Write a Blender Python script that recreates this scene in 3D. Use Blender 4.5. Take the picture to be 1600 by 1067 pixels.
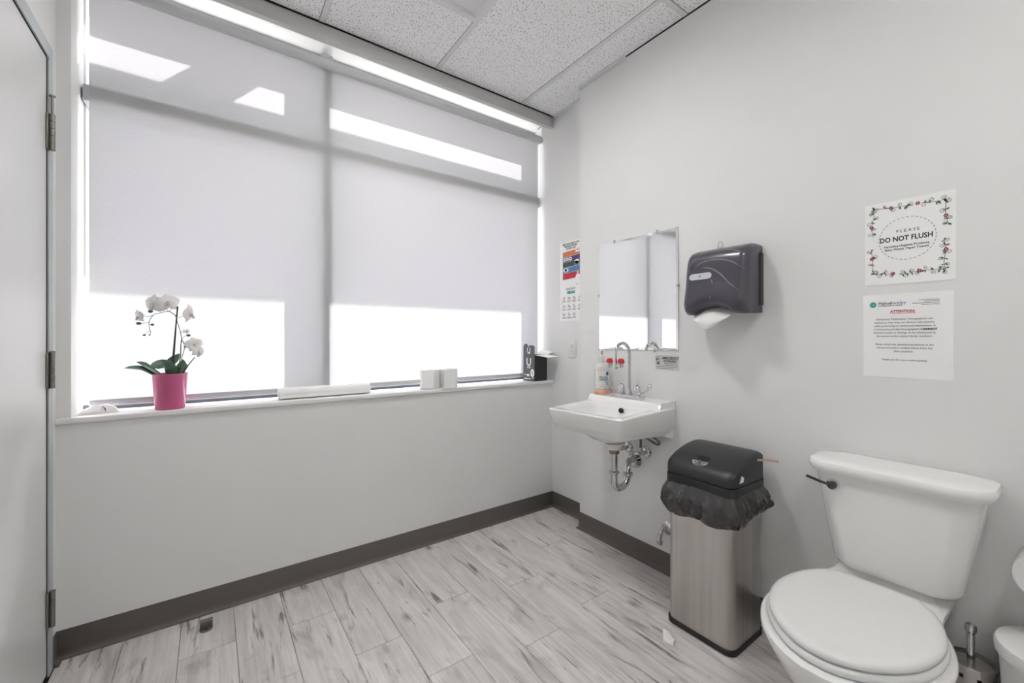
import bpy, bmesh, math, random
from mathutils import Vector, Matrix, noise
PI = math.pi
random.seed(7)
for o in list(bpy.data.objects):
    bpy.data.objects.remove(o, do_unlink=True)
scn = bpy.context.scene
C = bpy.context.collection

# ------------------------------------------------------------------ camera
F, CX, CY, YAW, H = 654.0, 800.0, 527.0, math.radians(35.76), 1.17
FW = Vector((math.sin(YAW), math.cos(YAW), 0)); RT = Vector((math.cos(YAW), -math.sin(YAW), 0))
cd = bpy.data.cameras.new('camera'); cam = bpy.data.objects.new('camera', cd); C.objects.link(cam)
cam.location = (0, 0, H); cam.rotation_euler = (PI/2, 0, -YAW)
cd.sensor_width = 36; cd.lens = F/1600*36; cd.shift_y = -(1067/2-CY)/1600; cd.clip_start = 0.02
scn.camera = cam

# ------------------------------------------------------------------ world, sun, exposure
w = bpy.data.worlds.new('sky'); scn.world = w; w.use_nodes = True
bg = w.node_tree.nodes['Background']; bg.inputs[0].default_value = (0.93, 0.95, 1.0, 1); bg.inputs[1].default_value = 3.7
sd = bpy.data.lights.new('sun', 'SUN'); sd.energy = 24.0; sd.angle = math.radians(0.55); sd.color = (1, 0.97, 0.93)
sun = bpy.data.objects.new('sun', sd); C.objects.link(sun)
SM, SK = 1.1, 1.14
sun.rotation_euler = Vector((-SM, -1, -SK)).to_track_quat('-Z', 'Y').to_euler()
sun.location = (6, 6, 6)
vs = scn.view_settings
vs.view_transform = 'Standard'; vs.look = 'None'; vs.gamma = 1; vs.use_curve_mapping = False; vs.exposure = 0.03

# ------------------------------------------------------------------ room dimensions (metres)
XL, XW, XR, YW, YE, ZC, YB = -0.455, 1.838, 1.933, 2.20, 1.84, 2.70, -0.90
YG = 2.48          # outer face of the window wall
YBL = 2.32         # blind
SILL = 0.873

# ------------------------------------------------------------------ helpers
def ray(u, v): return FW + RT*((u-CX)/F) + Vector((0, 0, (CY-v)/F))
def atx(u, v, x): r = ray(u, v); return Vector((0, 0, H)) + r*(x/r.x)
def aty(u, v, y): r = ray(u, v); return Vector((0, 0, H)) + r*(y/r.y)
def atz(u, v, z): r = ray(u, v); return Vector((0, 0, H)) + r*((z-H)/r.z)

def smoothpath(pts, n=6):
    pts = [Vector(p) for p in pts]; out = []
    for i in range(len(pts)-1):
        p0 = pts[max(i-1, 0)]; p1 = pts[i]; p2 = pts[i+1]; p3 = pts[min(i+2, len(pts)-1)]
        for k in range(n):
            t = k/n
            out.append(0.5*((2*p1)+(p2-p0)*t+(2*p0-5*p1+4*p2-p3)*t*t+(3*p1-p0-3*p2+p3)*t**3))
    out.append(pts[-1]); return out

class MB:
    def __init__(s): s.v = []; s.f = []
    def add(s, vs, fs):
        b = len(s.v); s.v += [Vector(p) for p in vs]; s.f += [tuple(i+b for i in f) for f in fs]; return s
    def box(s, x0, x1, y0, y1, z0, z1, r=0, seg=2):
        if r <= 0:
            return s.add([(x0,y0,z0),(x1,y0,z0),(x1,y1,z0),(x0,y1,z0),(x0,y0,z1),(x1,y0,z1),(x1,y1,z1),(x0,y1,z1)],
                         [(0,3,2,1),(4,5,6,7),(0,1,5,4),(1,2,6,5),(2,3,7,6),(3,0,4,7)])
        bm = bmesh.new(); bmesh.ops.create_cube(bm, size=1)
        for q in bm.verts: q.co = Vector(((x0+x1)/2+q.co.x*(x1-x0), (y0+y1)/2+q.co.y*(y1-y0), (z0+z1)/2+q.co.z*(z1-z0)))
        bmesh.ops.bevel(bm, geom=bm.edges[:], offset=r, segments=seg, profile=0.5, affect='EDGES')
        return s.bm(bm)
    def bm(s, bm, mat=None):
        bm.verts.ensure_lookup_table()
        for i, q in enumerate(bm.verts): q.index = i
        s.add([(mat @ q.co) if mat else q.co.copy() for q in bm.verts], [tuple(q.index for q in f.verts) for f in bm.faces])
        bm.free(); return s
    def loft(s, secs, cap=True, closed=True):
        n = len(secs[0]); vs = [p for sec in secs for p in sec]; fs = []
        for i in range(len(secs)-1):
            for j in range(n if closed else n-1):
                k = (j+1) % n
                fs.append((i*n+j, i*n+k, (i+1)*n+k, (i+1)*n+j))
        if cap and closed:
            fs.append(tuple(reversed(range(n)))); fs.append(tuple((len(secs)-1)*n+j for j in range(n)))
        return s.add(vs, fs)
    def lathe(s, prof, c, n=24, axis='z', sx=1, sy=1):
        secs = []
        for r, h in prof:
            sec = []
            for j in range(n):
                a = 2*PI*j/n; p, q = r*math.cos(a)*sx, r*math.sin(a)*sy
                if axis == 'z': d = (p, q, h)
                elif axis == 'x': d = (h, p, q)
                else: d = (q, h, p)
                sec.append(Vector(c)+Vector(d))
            secs.append(sec)
        return s.loft(secs)
    def tube(s, pts, r, n=10, smooth=0, flat=None):
        if smooth: pts = smoothpath(pts, smooth)
        pts = [Vector(p) for p in pts]; m = len(pts)
        rs = r if isinstance(r, (list, tuple)) else [r]*m
        if len(rs) != m: rs = [rs[0]+(rs[-1]-rs[0])*i/(m-1) if len(rs) == 2 else rs[min(int(i/(m-1)*(len(rs)-1)+.5), len(rs)-1)] for i in range(m)]
        t = (pts[1]-pts[0]).normalized(); ref = Vector((0,0,1)) if abs(t.z) < .9 else Vector((1,0,0))
        u = (ref - t*ref.dot(t)).normalized(); secs = []
        for i in range(m):
            t = (pts[min(i+1,m-1)]-pts[max(i-1,0)]).normalized()
            u = (u - t*u.dot(t)).normalized(); q = t.cross(u)
            fl = flat or 1
            secs.append([pts[i]+(u*math.cos(2*PI*j/n)*fl+q*math.sin(2*PI*j/n))*rs[i] for j in range(n)])
        return s.loft(secs)
    def prism(s, poly, d):
        poly = [Vector(p) for p in poly]; d = Vector(d)
        return s.loft([poly, [p+d for p in poly]])
    def ell(s, c, rx, ry, rz, n=12, m=8, rot=None):
        secs = []
        for i in range(1, m):
            a = PI*i/m
            secs.append([Vector((rx*math.sin(a)*math.cos(2*PI*j/n), ry*math.sin(a)*math.sin(2*PI*j/n), -rz*math.cos(a))) for j in range(n)])
        if rot: secs = [[rot @ p for p in q] for q in secs]
        secs = [[p+Vector(c) for p in q] for q in secs]
        return s.loft(secs)

def ob(name, mb, mat, parent=None, smooth=True, ang=38, fixn=True):
    me = bpy.data.meshes.new(name)
    root = parent
    off = Vector((0,0,0))
    while root is not None:
        off = off + Vector(root.location); root = root.parent
    me.from_pydata([tuple(p-off) for p in mb.v], [], mb.f)
    if fixn:
        bm = bmesh.new(); bm.from_mesh(me); bmesh.ops.recalc_face_normals(bm, faces=bm.faces[:]); bm.to_mesh(me); bm.free()
    if smooth:
        me.shade_smooth(); me.set_sharp_from_angle(angle=math.radians(ang))
    me.materials.append(mat); me.update()
    o = bpy.data.objects.new(name, me); C.objects.link(o)
    if parent: o.parent = parent
    return o
def tag(o, label, cat, group=None):
    o['label'] = label; o['category'] = cat
    if group: o['group'] = group
    return o
def thing(name, loc, label, cat, group=None):
    o = bpy.data.objects.new(name, None); C.objects.link(o); o.location = loc; o.empty_display_size = .05
    return tag(o, label, cat, group)
def single(name, mb, mat, label, cat, group=None, **k):
    return tag(ob(name, mb, mat, **k), label, cat, group)
def struct(name, mb, mat, **k):
    o = ob(name, mb, mat, **k); o['kind'] = 'structure'; return o
def structe(name, loc=(0,0,0)):
    o = bpy.data.objects.new(name, None); C.objects.link(o); o.location = loc; o['kind'] = 'structure'; return o

def textmesh(mb, s, size, place, align='CENTER', bold=0.0, sx=1.0):
    """flat lettering; place(x, y) -> world point"""
    cu = bpy.data.curves.new('t', 'FONT'); cu.body = s; cu.size = size; cu.align_x = align; cu.align_y = 'CENTER'
    cu.resolution_u = 2; cu.offset = bold
    o = bpy.data.objects.new('t', cu); C.objects.link(o)
    dg = bpy.context.evaluated_depsgraph_get()
    me = bpy.data.meshes.new_from_object(o.evaluated_get(dg))
    mb.add([place(v.co.x*sx, v.co.y) for v in me.vertices], [tuple(p.vertices) for p in me.polygons])
    bpy.data.objects.remove(o, do_unlink=True); bpy.data.curves.remove(cu); bpy.data.meshes.remove(me)
    return mb

# ------------------------------------------------------------------ materials
M = {}
def mat(name, col, rough=.5, metal=0, spec=.5, coat=0, trans=0, ior=1.45, alpha=1):
    m = bpy.data.materials.new(name); m.use_nodes = True; b = m.node_tree.nodes['Principled BSDF']
    b.inputs['Base Color'].default_value = (*col, 1); b.inputs['Roughness'].default_value = rough
    b.inputs['Metallic'].default_value = metal; b.inputs['Specular IOR Level'].default_value = spec
    b.inputs['Coat Weight'].default_value = coat; b.inputs['Transmission Weight'].default_value = trans
    b.inputs['IOR'].default_value = ior; b.inputs['Alpha'].default_value = alpha
    M[name] = m; return m
def N(m, t, **k):
    n = m.node_tree.nodes.new(t)
    for a, b in k.items():
        if hasattr(n, a): setattr(n, a, b)
    return n
def L(m, a, b): m.node_tree.links.new(a, b)
def bump(m, scale=200, strength=.1, dist=.001, detail=3, stretch=None):
    b = m.node_tree.nodes['Principled BSDF']
    tc = N(m, 'ShaderNodeTexCoord'); no = N(m, 'ShaderNodeTexNoise'); bp = N(m, 'ShaderNodeBump')
    no.inputs['Scale'].default_value = scale; no.inputs['Detail'].default_value = detail
    bp.inputs['Strength'].default_value = strength; bp.inputs['Distance'].default_value = dist
    if stretch:
        mp = N(m, 'ShaderNodeMapping'); mp.inputs['Scale'].default_value = stretch
        L(m, tc.outputs['Object'], mp.inputs[0]); L(m, mp.outputs[0], no.inputs[0])
    else: L(m, tc.outputs['Object'], no.inputs[0])
    L(m, no.outputs['Fac'], bp.inputs['Height']); L(m, bp.outputs[0], b.inputs['Normal']); return m
def vary(m, c1, c2, scale=5, detail=4, lo=.35, hi=.65, stretch=None, rnd=False):
    b = m.node_tree.nodes['Principled BSDF']
    tc = N(m, 'ShaderNodeTexCoord'); mp = N(m, 'ShaderNodeMapping'); no = N(m, 'ShaderNodeTexNoise'); cr = N(m, 'ShaderNodeValToRGB')
    mp.inputs['Scale'].default_value = stretch or (1,1,1)
    no.inputs['Scale'].default_value = scale; no.inputs['Detail'].default_value = detail
    cr.color_ramp.elements[0].position = lo; cr.color_ramp.elements[0].color = (*c1, 1)
    cr.color_ramp.elements[1].position = hi; cr.color_ramp.elements[1].color = (*c2, 1)
    L(m, tc.outputs['Object'], mp.inputs[0]); L(m, mp.outputs[0], no.inputs[0]); L(m, no.outputs['Fac'], cr.inputs[0]); L(m, cr.outputs[0], b.inputs['Base Color'])
    return m

bump(vary(mat('wall', (.8,.8,.785), .62, spec=.3), (.80,.80,.793), (.82,.82,.815), 2), 350, .06, .0006)
mat('soffit', (.84,.84,.83), .6)
bump(mat('rubber', (.135,.124,.114), .5, spec=.35), 120, .05)
bump(mat('sillwhite', (.83,.83,.82), .35), 60, .03)
mat('trimgrey', (.60,.60,.585), .5)
mat('doorpaint', (.72,.72,.715), .32); bump(M['doorpaint'], 40, .04, .001)
mat('doorframe', (.50,.53,.55), .35)
mat('hinge', (.27,.255,.235), .38, .85)
mat('gapdark', (.02,.02,.02), .9)
mat('alu', (.52,.55,.58), .38, .6)
mat('aludark', (.06,.068,.085), .5)
mat('chrome', (.66,.66,.67), .07, 1)
mat('pipe', (.62,.62,.62), .16, 1)
mat('porcelain', (.88,.88,.87), .12, coat=.5)
mat('seatplastic', (.80,.80,.79), .25)
mat('blackplastic', (.022,.023,.025), .38); bump(M['blackplastic'], 900, .08, .0004)
mat('blackrubber', (.02,.02,.02), .6)
mat('paper', (.94,.94,.935), .7, spec=.2)
mat('ink', (.015,.015,.015), .7)
mat('inkgrey', (.18,.18,.18), .7)
mat('red', (.62,.03,.03), .35)
mat('redink', (.45,.02,.02), .7)
mat('pinkink', (.62,.10,.22), .7)
mat('greenink', (.06,.16,.05), .7)
mat('teal', (.05,.32,.30), .6)
mat('tealpale', (.25,.52,.54), .6)
mat('orangeprint', (.66,.22,.08), .6)
mat('purpleprint', (.10,.06,.20), .6)
mat('greenprint', (.06,.10,.09), .6)
mat('blueprint', (.10,.24,.48), .6)
mat('redprint', (.52,.05,.07), .6)
mat('skinprint', (.72,.50,.40), .6)
mat('blueink', (.02,.12,.38), .6)
mat('cyanink', (.08,.42,.62), .6)
mat('orangesoap', (.90,.42,.28), .25)
mat('clearplastic', (.90,.88,.86), .18, trans=.35)
mat('offwhite', (.74,.74,.73), .4)
mat('wood', (.66,.45,.32), .7)
mat('pot', (.62,.125,.28), .28); 
mat('leaf', (.055,.12,.075), .38); vary(M['leaf'], (.04,.095,.06), (.085,.16,.10), 14)
mat('bud', (.05,.12,.11), .45)
mat('stem', (.035,.045,.035), .6)
mat('stake', (.012,.012,.014), .5)
mat('petal', (.80,.78,.76), .6); vary(M['petal'], (.74,.72,.72), (.86,.85,.84), 40)
mat('lip', (.60,.56,.50), .6)
mat('soil', (.05,.035,.025), .9)
mat('tissue', (.84,.83,.83), .75); bump(M['tissue'], 60, .4, .003)
mat('carton', (.10,.10,.11), .42)
mat('cartonside', (.025,.025,.028), .4)
mat('mirror', (.93,.94,.94), .0, 1)
mat('mirroredge', (.55,.60,.60), .15, 1)
mat('smoke', (.066,.059,.079), .30, coat=.25)
mat('ridge', (.20,.185,.21), .3)
mat('smokeedge', (.035,.035,.035), .4)
mat('badge', (.62,.65,.68), .3)
mat('bag', (.030,.028,.028), .13, spec=.9); bump(M['bag'], 22, .55, .006, 2)
mat('steelcan', (.62,.60,.58), .32, 1)
mat('label', (.80,.80,.80), .7)
mat('towel', (.82,.82,.81), .85); bump(M['towel'], 90, .25, .002)
mat('clearclip', (.75,.77,.77), .2, trans=.3)
mat('lens', (.9,.9,.9), .5)
mat('concrete', (.45,.44,.42), .85); vary(M['concrete'], (.40,.39,.37), (.5,.49,.47), 3)
mat('cladding', (.42,.42,.41), .6)
# brushed stainless: vertical grain, smudges
b = M['steelcan'].node_tree.nodes['Principled BSDF']; m = M['steelcan']
vary(m, (.50,.475,.455), (.66,.64,.62), 30, 5, .3, .7, (1,1,.03))
tc = N(m, 'ShaderNodeTexCoord'); n1 = N(m, 'ShaderNodeTexNoise'); n1.inputs['Scale'].default_value = 12; mr = N(m, 'ShaderNodeMapRange')
mr.inputs['To Min'].default_value = .27; mr.inputs['To Max'].default_value = .45
L(m, tc.outputs['Object'], n1.inputs[0]); L(m, n1.outputs['Fac'], mr.inputs[0]); L(m, mr.outputs[0], b.inputs['Roughness'])
b.inputs['Anisotropic'].default_value = .4
# glass pane: clear sheet with a faint reflection
m = bpy.data.materials.new('glass'); m.use_nodes = True; M['glass'] = m; nt = m.node_tree; nt.nodes.clear()
o_ = N(m, 'ShaderNodeOutputMaterial'); mx = N(m, 'ShaderNodeMixShader'); tr = N(m, 'ShaderNodeBsdfTransparent'); gl = N(m, 'ShaderNodeBsdfGlossy')
tr.inputs[0].default_value = (.93,.93,.94,1); gl.inputs['Roughness'].default_value = .02; mx.inputs[0].default_value = .06
L(m, tr.outputs[0], mx.inputs[1]); L(m, gl.outputs[0], mx.inputs[2]); L(m, mx.outputs[0], o_.inputs[0])
# blind fabric: translucent screen weave with a small open factor
m = bpy.data.materials.new('fabric'); m.use_nodes = True; M['fabric'] = m; nt = m.node_tree; nt.nodes.clear()
o_ = N(m, 'ShaderNodeOutputMaterial'); mx = N(m, 'ShaderNodeMixShader'); mx2 = N(m, 'ShaderNodeMixShader')
tl = N(m, 'ShaderNodeBsdfTranslucent'); df = N(m, 'ShaderNodeBsdfDiffuse'); tr = N(m, 'ShaderNodeBsdfTransparent')
tc = N(m, 'ShaderNodeTexCoord'); mp = N(m, 'ShaderNodeMapping'); no = N(m, 'ShaderNodeTexNoise'); cr = N(m, 'ShaderNodeValToRGB')
mp.inputs['Scale'].default_value = (1, 1, .22); no.inputs['Scale'].default_value = 420; no.inputs['Detail'].default_value = 4
cr.color_ramp.elements[0].position = .3; cr.color_ramp.elements[0].color = (.76,.76,.765,1)
cr.color_ramp.elements[1].position = .7; cr.color_ramp.elements[1].color = (.84,.84,.845,1)
L(m, tc.outputs['Object'], mp.inputs[0]); L(m, mp.outputs[0], no.inputs[0]); L(m, no.outputs['Fac'], cr.inputs[0])
L(m, cr.outputs[0], df.inputs[0])
tm_ = N(m, 'ShaderNodeMix', data_type='RGBA', blend_type='MULTIPLY'); tm_.inputs[0].default_value = 1; tm_.inputs[7].default_value = (.345,.34,.355,1)
L(m, cr.outputs[0], tm_.inputs[6]); L(m, tm_.outputs[2], tl.inputs[0])
mx.inputs[0].default_value = .55; L(m, df.outputs[0], mx.inputs[1]); L(m, tl.outputs[0], mx.inputs[2])
mx2.inputs[0].default_value = .025; L(m, mx.outputs[0], mx2.inputs[1]); L(m, tr.outputs[0], mx2.inputs[2]); L(m, mx2.outputs[0], o_.inputs[0])
# troffer diffuser
m = M['lens']; b = m.node_tree.nodes['Principled BSDF']; b.inputs['Emission Color'].default_value = (1,.98,.95,1); b.inputs['Emission Strength'].default_value = 56
# ceiling tile with fissures
m = mat('tile', (.72,.72,.72), .9, spec=.15); b = m.node_tree.nodes['Principled BSDF']
tc = N(m, 'ShaderNodeTexCoord'); oi = N(m, 'ShaderNodeObjectInfo'); ad = N(m, 'ShaderNodeVectorMath'); 
n1 = N(m, 'ShaderNodeTexNoise'); n1.inputs['Scale'].default_value = 130; n1.inputs['Detail'].default_value = 2.0
cr = N(m, 'ShaderNodeValToRGB'); cr.color_ramp.elements[0].position = .355; cr.color_ramp.elements[0].color = (.30,.29,.28,1)
cr.color_ramp.elements[1].position = .40; cr.color_ramp.elements[1].color = (.94,.94,.945,1)
sc = N(m, 'ShaderNodeVectorMath', operation='SCALE'); sc.inputs[0].default_value = (7.1, 3.3, 0); L(m, oi.outputs['Random'], sc.inputs['Scale'])
L(m, tc.outputs['Object'], ad.inputs[0]); L(m, sc.outputs[0], ad.inputs[1]); L(m, ad.outputs[0], n1.inputs[0])
L(m, n1.outputs['Fac'], cr.inputs[0]); L(m, cr.outputs[0], b.inputs['Base Color'])
bp = N(m, 'ShaderNodeBump'); bp.inputs['Strength'].default_value = .4; bp.inputs['Distance'].default_value = .002; L(m, cr.outputs[0], bp.inputs['Height']); L(m, bp.outputs[0], b.inputs['Normal'])
mat('tbar', (.74,.74,.745), .5)
# laminate plank: pale grey wood, grain along Y, knots and dark cracks
m = mat('plank', (.5,.48,.47), .42, spec=.4); b = m.node_tree.nodes['Principled BSDF']
tc = N(m, 'ShaderNodeTexCoord'); oi = N(m, 'ShaderNodeObjectInfo'); sc = N(m, 'ShaderNodeVectorMath', operation='SCALE'); ad = N(m, 'ShaderNodeVectorMath')
sc.inputs[0].default_value = (13.7, 29.1, 5.3); L(m, oi.outputs['Random'], sc.inputs['Scale']); L(m, tc.outputs['Object'], ad.inputs[0]); L(m, sc.outputs[0], ad.inputs[1])
def nz(scale, detail, stretch, dist=0, rough=.5):
    mp = N(m, 'ShaderNodeMapping'); mp.inputs['Scale'].default_value = stretch; n = N(m, 'ShaderNodeTexNoise')
    n.inputs['Scale'].default_value = scale; n.inputs['Detail'].default_value = detail; n.inputs['Distortion'].default_value = dist; n.inputs['Roughness'].default_value = rough
    L(m, ad.outputs[0], mp.inputs[0]); L(m, mp.outputs[0], n.inputs[0]); return n.outputs['Fac']
def ramp(src, stops):
    cr = N(m, 'ShaderNodeValToRGB')
    for i, (p, c) in enumerate(stops):
        e = cr.color_ramp.elements[i] if i < 2 else cr.color_ramp.elements.new(p)
        e.position = p; e.color = (c, c, c, 1) if not isinstance(c, tuple) else (*c, 1)
    L(m, src, cr.inputs[0]); return cr.outputs[0]
def mul(a, b_, fac=1.0):
    x = N(m, 'ShaderNodeMix', data_type='RGBA', blend_type='MULTIPLY'); x.inputs[0].default_value = fac
    L(m, a, x.inputs[6]); L(m, b_, x.inputs[7]); return x.outputs[2]
base = ramp(nz(3.5, 4, (2.2, .55, 1), 1.2), [(.3, (.62,.595,.58)), (.7, (.78,.76,.75))])
grain = ramp(nz(60, 5, (1, .05, 1), .3, .7), [(.3, .70), (.7, 1.08)])
fleck = ramp(nz(24, 4, (1, .12, 1), .7, .62), [(.315, (.24,.19,.18)), (.405, 1.0)])
blotch = ramp(nz(5.5, 3, (1, .45, 1), 1.8), [(.30, (.50,.44,.42)), (.43, 1.0)])
vo = N(m, 'ShaderNodeTexVoronoi'); vo.inputs['Scale'].default_value = 3.4; mpv = N(m, 'ShaderNodeMapping'); mpv.inputs['Scale'].default_value = (1.5, .8, .02)
L(m, ad.outputs[0], mpv.inputs[0]); L(m, mpv.outputs[0], vo.inputs[0])
knot = ramp(vo.outputs['Distance'], [(.015, (.16,.12,.11)), (.055, (.55,.49,.47)), (.13, 1.0)])
col = mul(mul(mul(mul(base, grain, .8), fleck, .85), blotch, .42), knot, .9)
L(m, col, b.inputs['Base Color'])
bp = N(m, 'ShaderNodeBump'); bp.inputs['Strength'].default_value = .12; bp.inputs['Distance'].default_value = .001; L(m, col, bp.inputs['Height']); L(m, bp.outputs[0], b.inputs['Normal'])

# ================================================================== STRUCTURE
# floor with single planks
fl = struct('floor', MB().box(XL-.15, XR+.15, YB-.1, YG, -.06, -.009), M['gapdark'], smooth=False)
PW = .1765; X0 = .257
firsty = {-1: 1.627, 0: 1.90, 1: 1.585, 2: 1.338, 3: 1.683, 4: 1.254, 5: 1.60, 6: 1.312, 7: 1.79, 8: 1.90, -2: 1.933, -3: 1.2, -4: 1.75}
PL = 1.21
for k in range(-5, 10):
    x0 = max(X0+k*PW, XL); x1 = min(X0+(k+1)*PW, XR)
    if x1-x0 < .01: continue
    j = firsty.get(k, 1.4); ys = [YW]
    y = j
    while y > YB: ys.append(y); y -= PL
    ys.append(YB)
    for a, c in zip(ys[:-1], ys[1:]):
        if a-c < .02: continue
        g = .0007
        o = bpy.data.objects.new('plank', None)
        mb = MB().box(x0+g, x1-g, c+g, a-g, -.009, 0, .0009, 1)
        cx, cy = (x0+x1)/2, (a+c)/2
        mb.v = [p-Vector((cx, cy, 0)) for p in mb.v]
        p = ob('plank', mb, M['plank'], smooth=False); p.location = (cx, cy, 0); p.parent = fl

T = .14
struct('wall_left', MB().box(XL-T, XL, YB-T, 1.10, 0, ZC+.1).box(XL-T, XL, 2.115, YW, 0, ZC+.1).box(XL-T, XL, 1.10, 2.115, 2.145, ZC+.1), M['wall'], smooth=False)
struct('wall_right', MB().box(XW, XW+.30, YB-T, YE, 0, ZC+.1), M['wall'], smooth=False)
struct('wall_recess', MB().box(XR, XR+.205, YE, YG, 0, ZC+.1), M['wall'], smooth=False)
struct('wall_rear', MB().box(XL-T, XR+.2, YB-T, YB, 0, ZC+.1), M['wall'], smooth=False)
XJ = -.417
struct('wall_back', MB().box(XL-T, XR, YW, YG, -.06, SILL-.02).box(XL-T, XJ, YW, YG, SILL-.02, ZC+.1)
       .box(XJ, XR, YW, YG, 2.665, ZC+.1), M['wall'], smooth=False)
struct('trim_1', MB().box(XL, XR, YW-.012, YG-.08, SILL-.02, SILL, .003, 2), M['sillwhite'])       # window sill board
# pocket edge trim under the ceiling in front of the blind
struct('trim_2', MB().box(XL, XR-.004, YW-.006, YW+.006, 2.625, 2.697, .0015, 1).box(XL, XR-.004, YW-.012, YW+.02, 2.622, 2.628), M['trimgrey'])

# cove base
def cove(name, p0, p1, nrm, mitre0=0, mitre1=0):
    p0 = Vector((*p0, 0)); p1 = Vector((*p1, 0)); n = Vector((*nrm, 0)); t = (p1-p0).normalized()
    prof = [(0,0),(.019,0),(.0185,.0025),(.0125,.007),(.0065,.0135),(.0035,.026),(.0032,.098),(.002,.1016),(0,.1016)]
    secs = []
    for p, mt in ((p0, mitre0), (p1, mitre1)):
        secs.append([p+n*d+t*(d*mt)+Vector((0,0,z)) for d, z in prof])
    return struct(name, MB().loft(secs), M['rubber'], ang=50)
cove('baseboard_back', (XL, YW), (XR, YW), (0,-1), 1, -1)
cove('baseboard_recess', (XR, YW), (XR, YE), (-1,0), 1, 0)
cove('baseboard_return', (XR, YE), (XW, YE), (0,1), 0, 1)
cove('baseboard_right', (XW, YE), (XW, YB), (-1,0), -1, 0)
cove('baseboard_left', (XL, 2.145), (XL, YW), (1,0), 0, -1)

# ceiling: deck, grid, tiles
ce = struct('ceiling', MB().box(XL-T, XR+.2, YB-T, YG, ZC+.10, ZC+.16).box(XL-T, XR+.2, YW, YG, 2.74, 2.81), M['gapdark'], smooth=False)
TX = [XL, -.173, .437, 1.047, 1.657, XR]
LX0, LX1, LY0, LY1 = .437, 1.047, 1.133, 1.745
def tile(x0, x1, y0, y1):
    g = .0130
    cx, cy = (x0+x1)/2, (y0+y1)/2
    mb = MB().box(x0-cx+g, x1-cx-g, y0-cy+g, y1-cy-g, 0, .016, .0015, 1)
    p = ob('ceiling_tile', mb, M['tile'], smooth=False); p.location = (cx, cy, ZC+.001); p.parent = ce
for i in range(5):
    x0, x1 = TX[i], TX[i+1]
    ysx = [YW, 1.133, -.087, YB]
    if i == 2: ysx = [YW, 1.745, 1.133, -.087, -.697, YB]
    if i == 0: ysx = [YW, 1.745, .523, -.70, YB]
    for a, c in zip(ysx[:-1], ysx[1:]):
        if i == 2 and a in (1.745, -.087): continue
        tile(x0, x1, c, a)
    for yy in ysx[1:-1]:
        ob('tee_bar', MB().box(x0+.012, x1-.012, yy-.012, yy+.012, ZC-.001, ZC+.0012).box(x0, x1, yy-.0008, yy+.0008, ZC, ZC+.03), M['tbar'], ce, smooth=False)
for x in TX[1:-1]:
    ob('tee_bar', MB().box(x-.012, x+.012, YB, YW-.001, ZC-.001, ZC+.0012).box(x-.0008, x+.0008, YB, YW-.001, ZC, ZC+.03), M['tbar'], ce, smooth=False)
struct('trim_3', MB().box(XW-.020, XW, 1.488, YE, ZC-.0025, ZC+.0005).box(XW-.0015, XW, 1.488, YE, ZC-.022, ZC).box(XW, XR, YE, YE+.02, ZC-.0025, ZC+.0005)
       .box(XR-.022, XR, YE+.02, YW-.001, ZC-.0025, ZC+.0005), M['tbar'], smooth=False)
struct('shadow_gap_line', MB().box(XW-.005, XW+.001, YB, 1.486, ZC-.004, ZC+.0006), M['gapdark'], smooth=False)  # dark strip standing in for the shadow line between wall and ceiling
struct('trim_5', MB().box(XL, XR, YW-.014, YW-.006, ZC-.003, ZC+.0006), M['gapdark'], smooth=False)

# window: frame, mullion, transom, panes
wi = structe('window_1', (0, YG, SILL))
FY0, FY1 = 2.334, YG
ob('bottom_rail', MB().box(XJ, XR, FY0+.045, FY1, SILL-.02, SILL+.022, .002, 1), M['aludark'], wi)
ob('head_rail', MB().box(XJ, XR, FY0+.06, FY1, 2.645, 2.665, .002, 1), M['alu'], wi)
ob('jamb', MB().box(XJ, XJ+.006, FY0+.06, FY1, SILL, 2.645), M['soffit'], wi, smooth=False)
ob('jamb', MB().box(XR-.006, XR, FY0+.06, FY1, SILL, 2.645), M['soffit'], wi, smooth=False)
MX0, MX1 = .468, .520
ob('mullion', MB().box(MX0, MX1, FY0, FY1, SILL+.02, 2.645, .002, 1), M['alu'], wi)
TZ0, TZ1 = 2.110, 2.175
for a, c in ((XJ+.006, MX0), (MX1, XR-.006)):
    ob('transom', MB().box(a, c, FY0, FY1, TZ0, TZ1, .002, 1), M['alu'], wi)
    for z0, z1 in ((SILL+.022, TZ0), (TZ1, 2.645)):
        ob('pane', MB().box(a, c, 2.425, 2.431, z0, z1), M['glass'], wi, smooth=False)
# outside: ground, cladding above the window, canopy and its bracket
struct('ground', MB().box(-14, 16, YG+.001, 26, -.5, -.35), M['concrete'], smooth=False)
struct('trim_6', MB().box(-2.5, 4.5, YG, 2.59, 2.67, 3.5), M['cladding'], smooth=False)
cn = thing('entrance_canopy', (.6, 2.8, 2.72), 'flat metal sun canopy on a bracket outside the window', 'canopy')
ob('canopy_slab', MB().box(-4.5, 7.5, 2.792, 3.534, 2.72, 2.80, .004, 1), M['cladding'], cn)
ob('bracket', MB().box(.33, .553, 2.59, 2.80, 2.74, 2.78, .003, 1), M['cladding'], cn)

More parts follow.
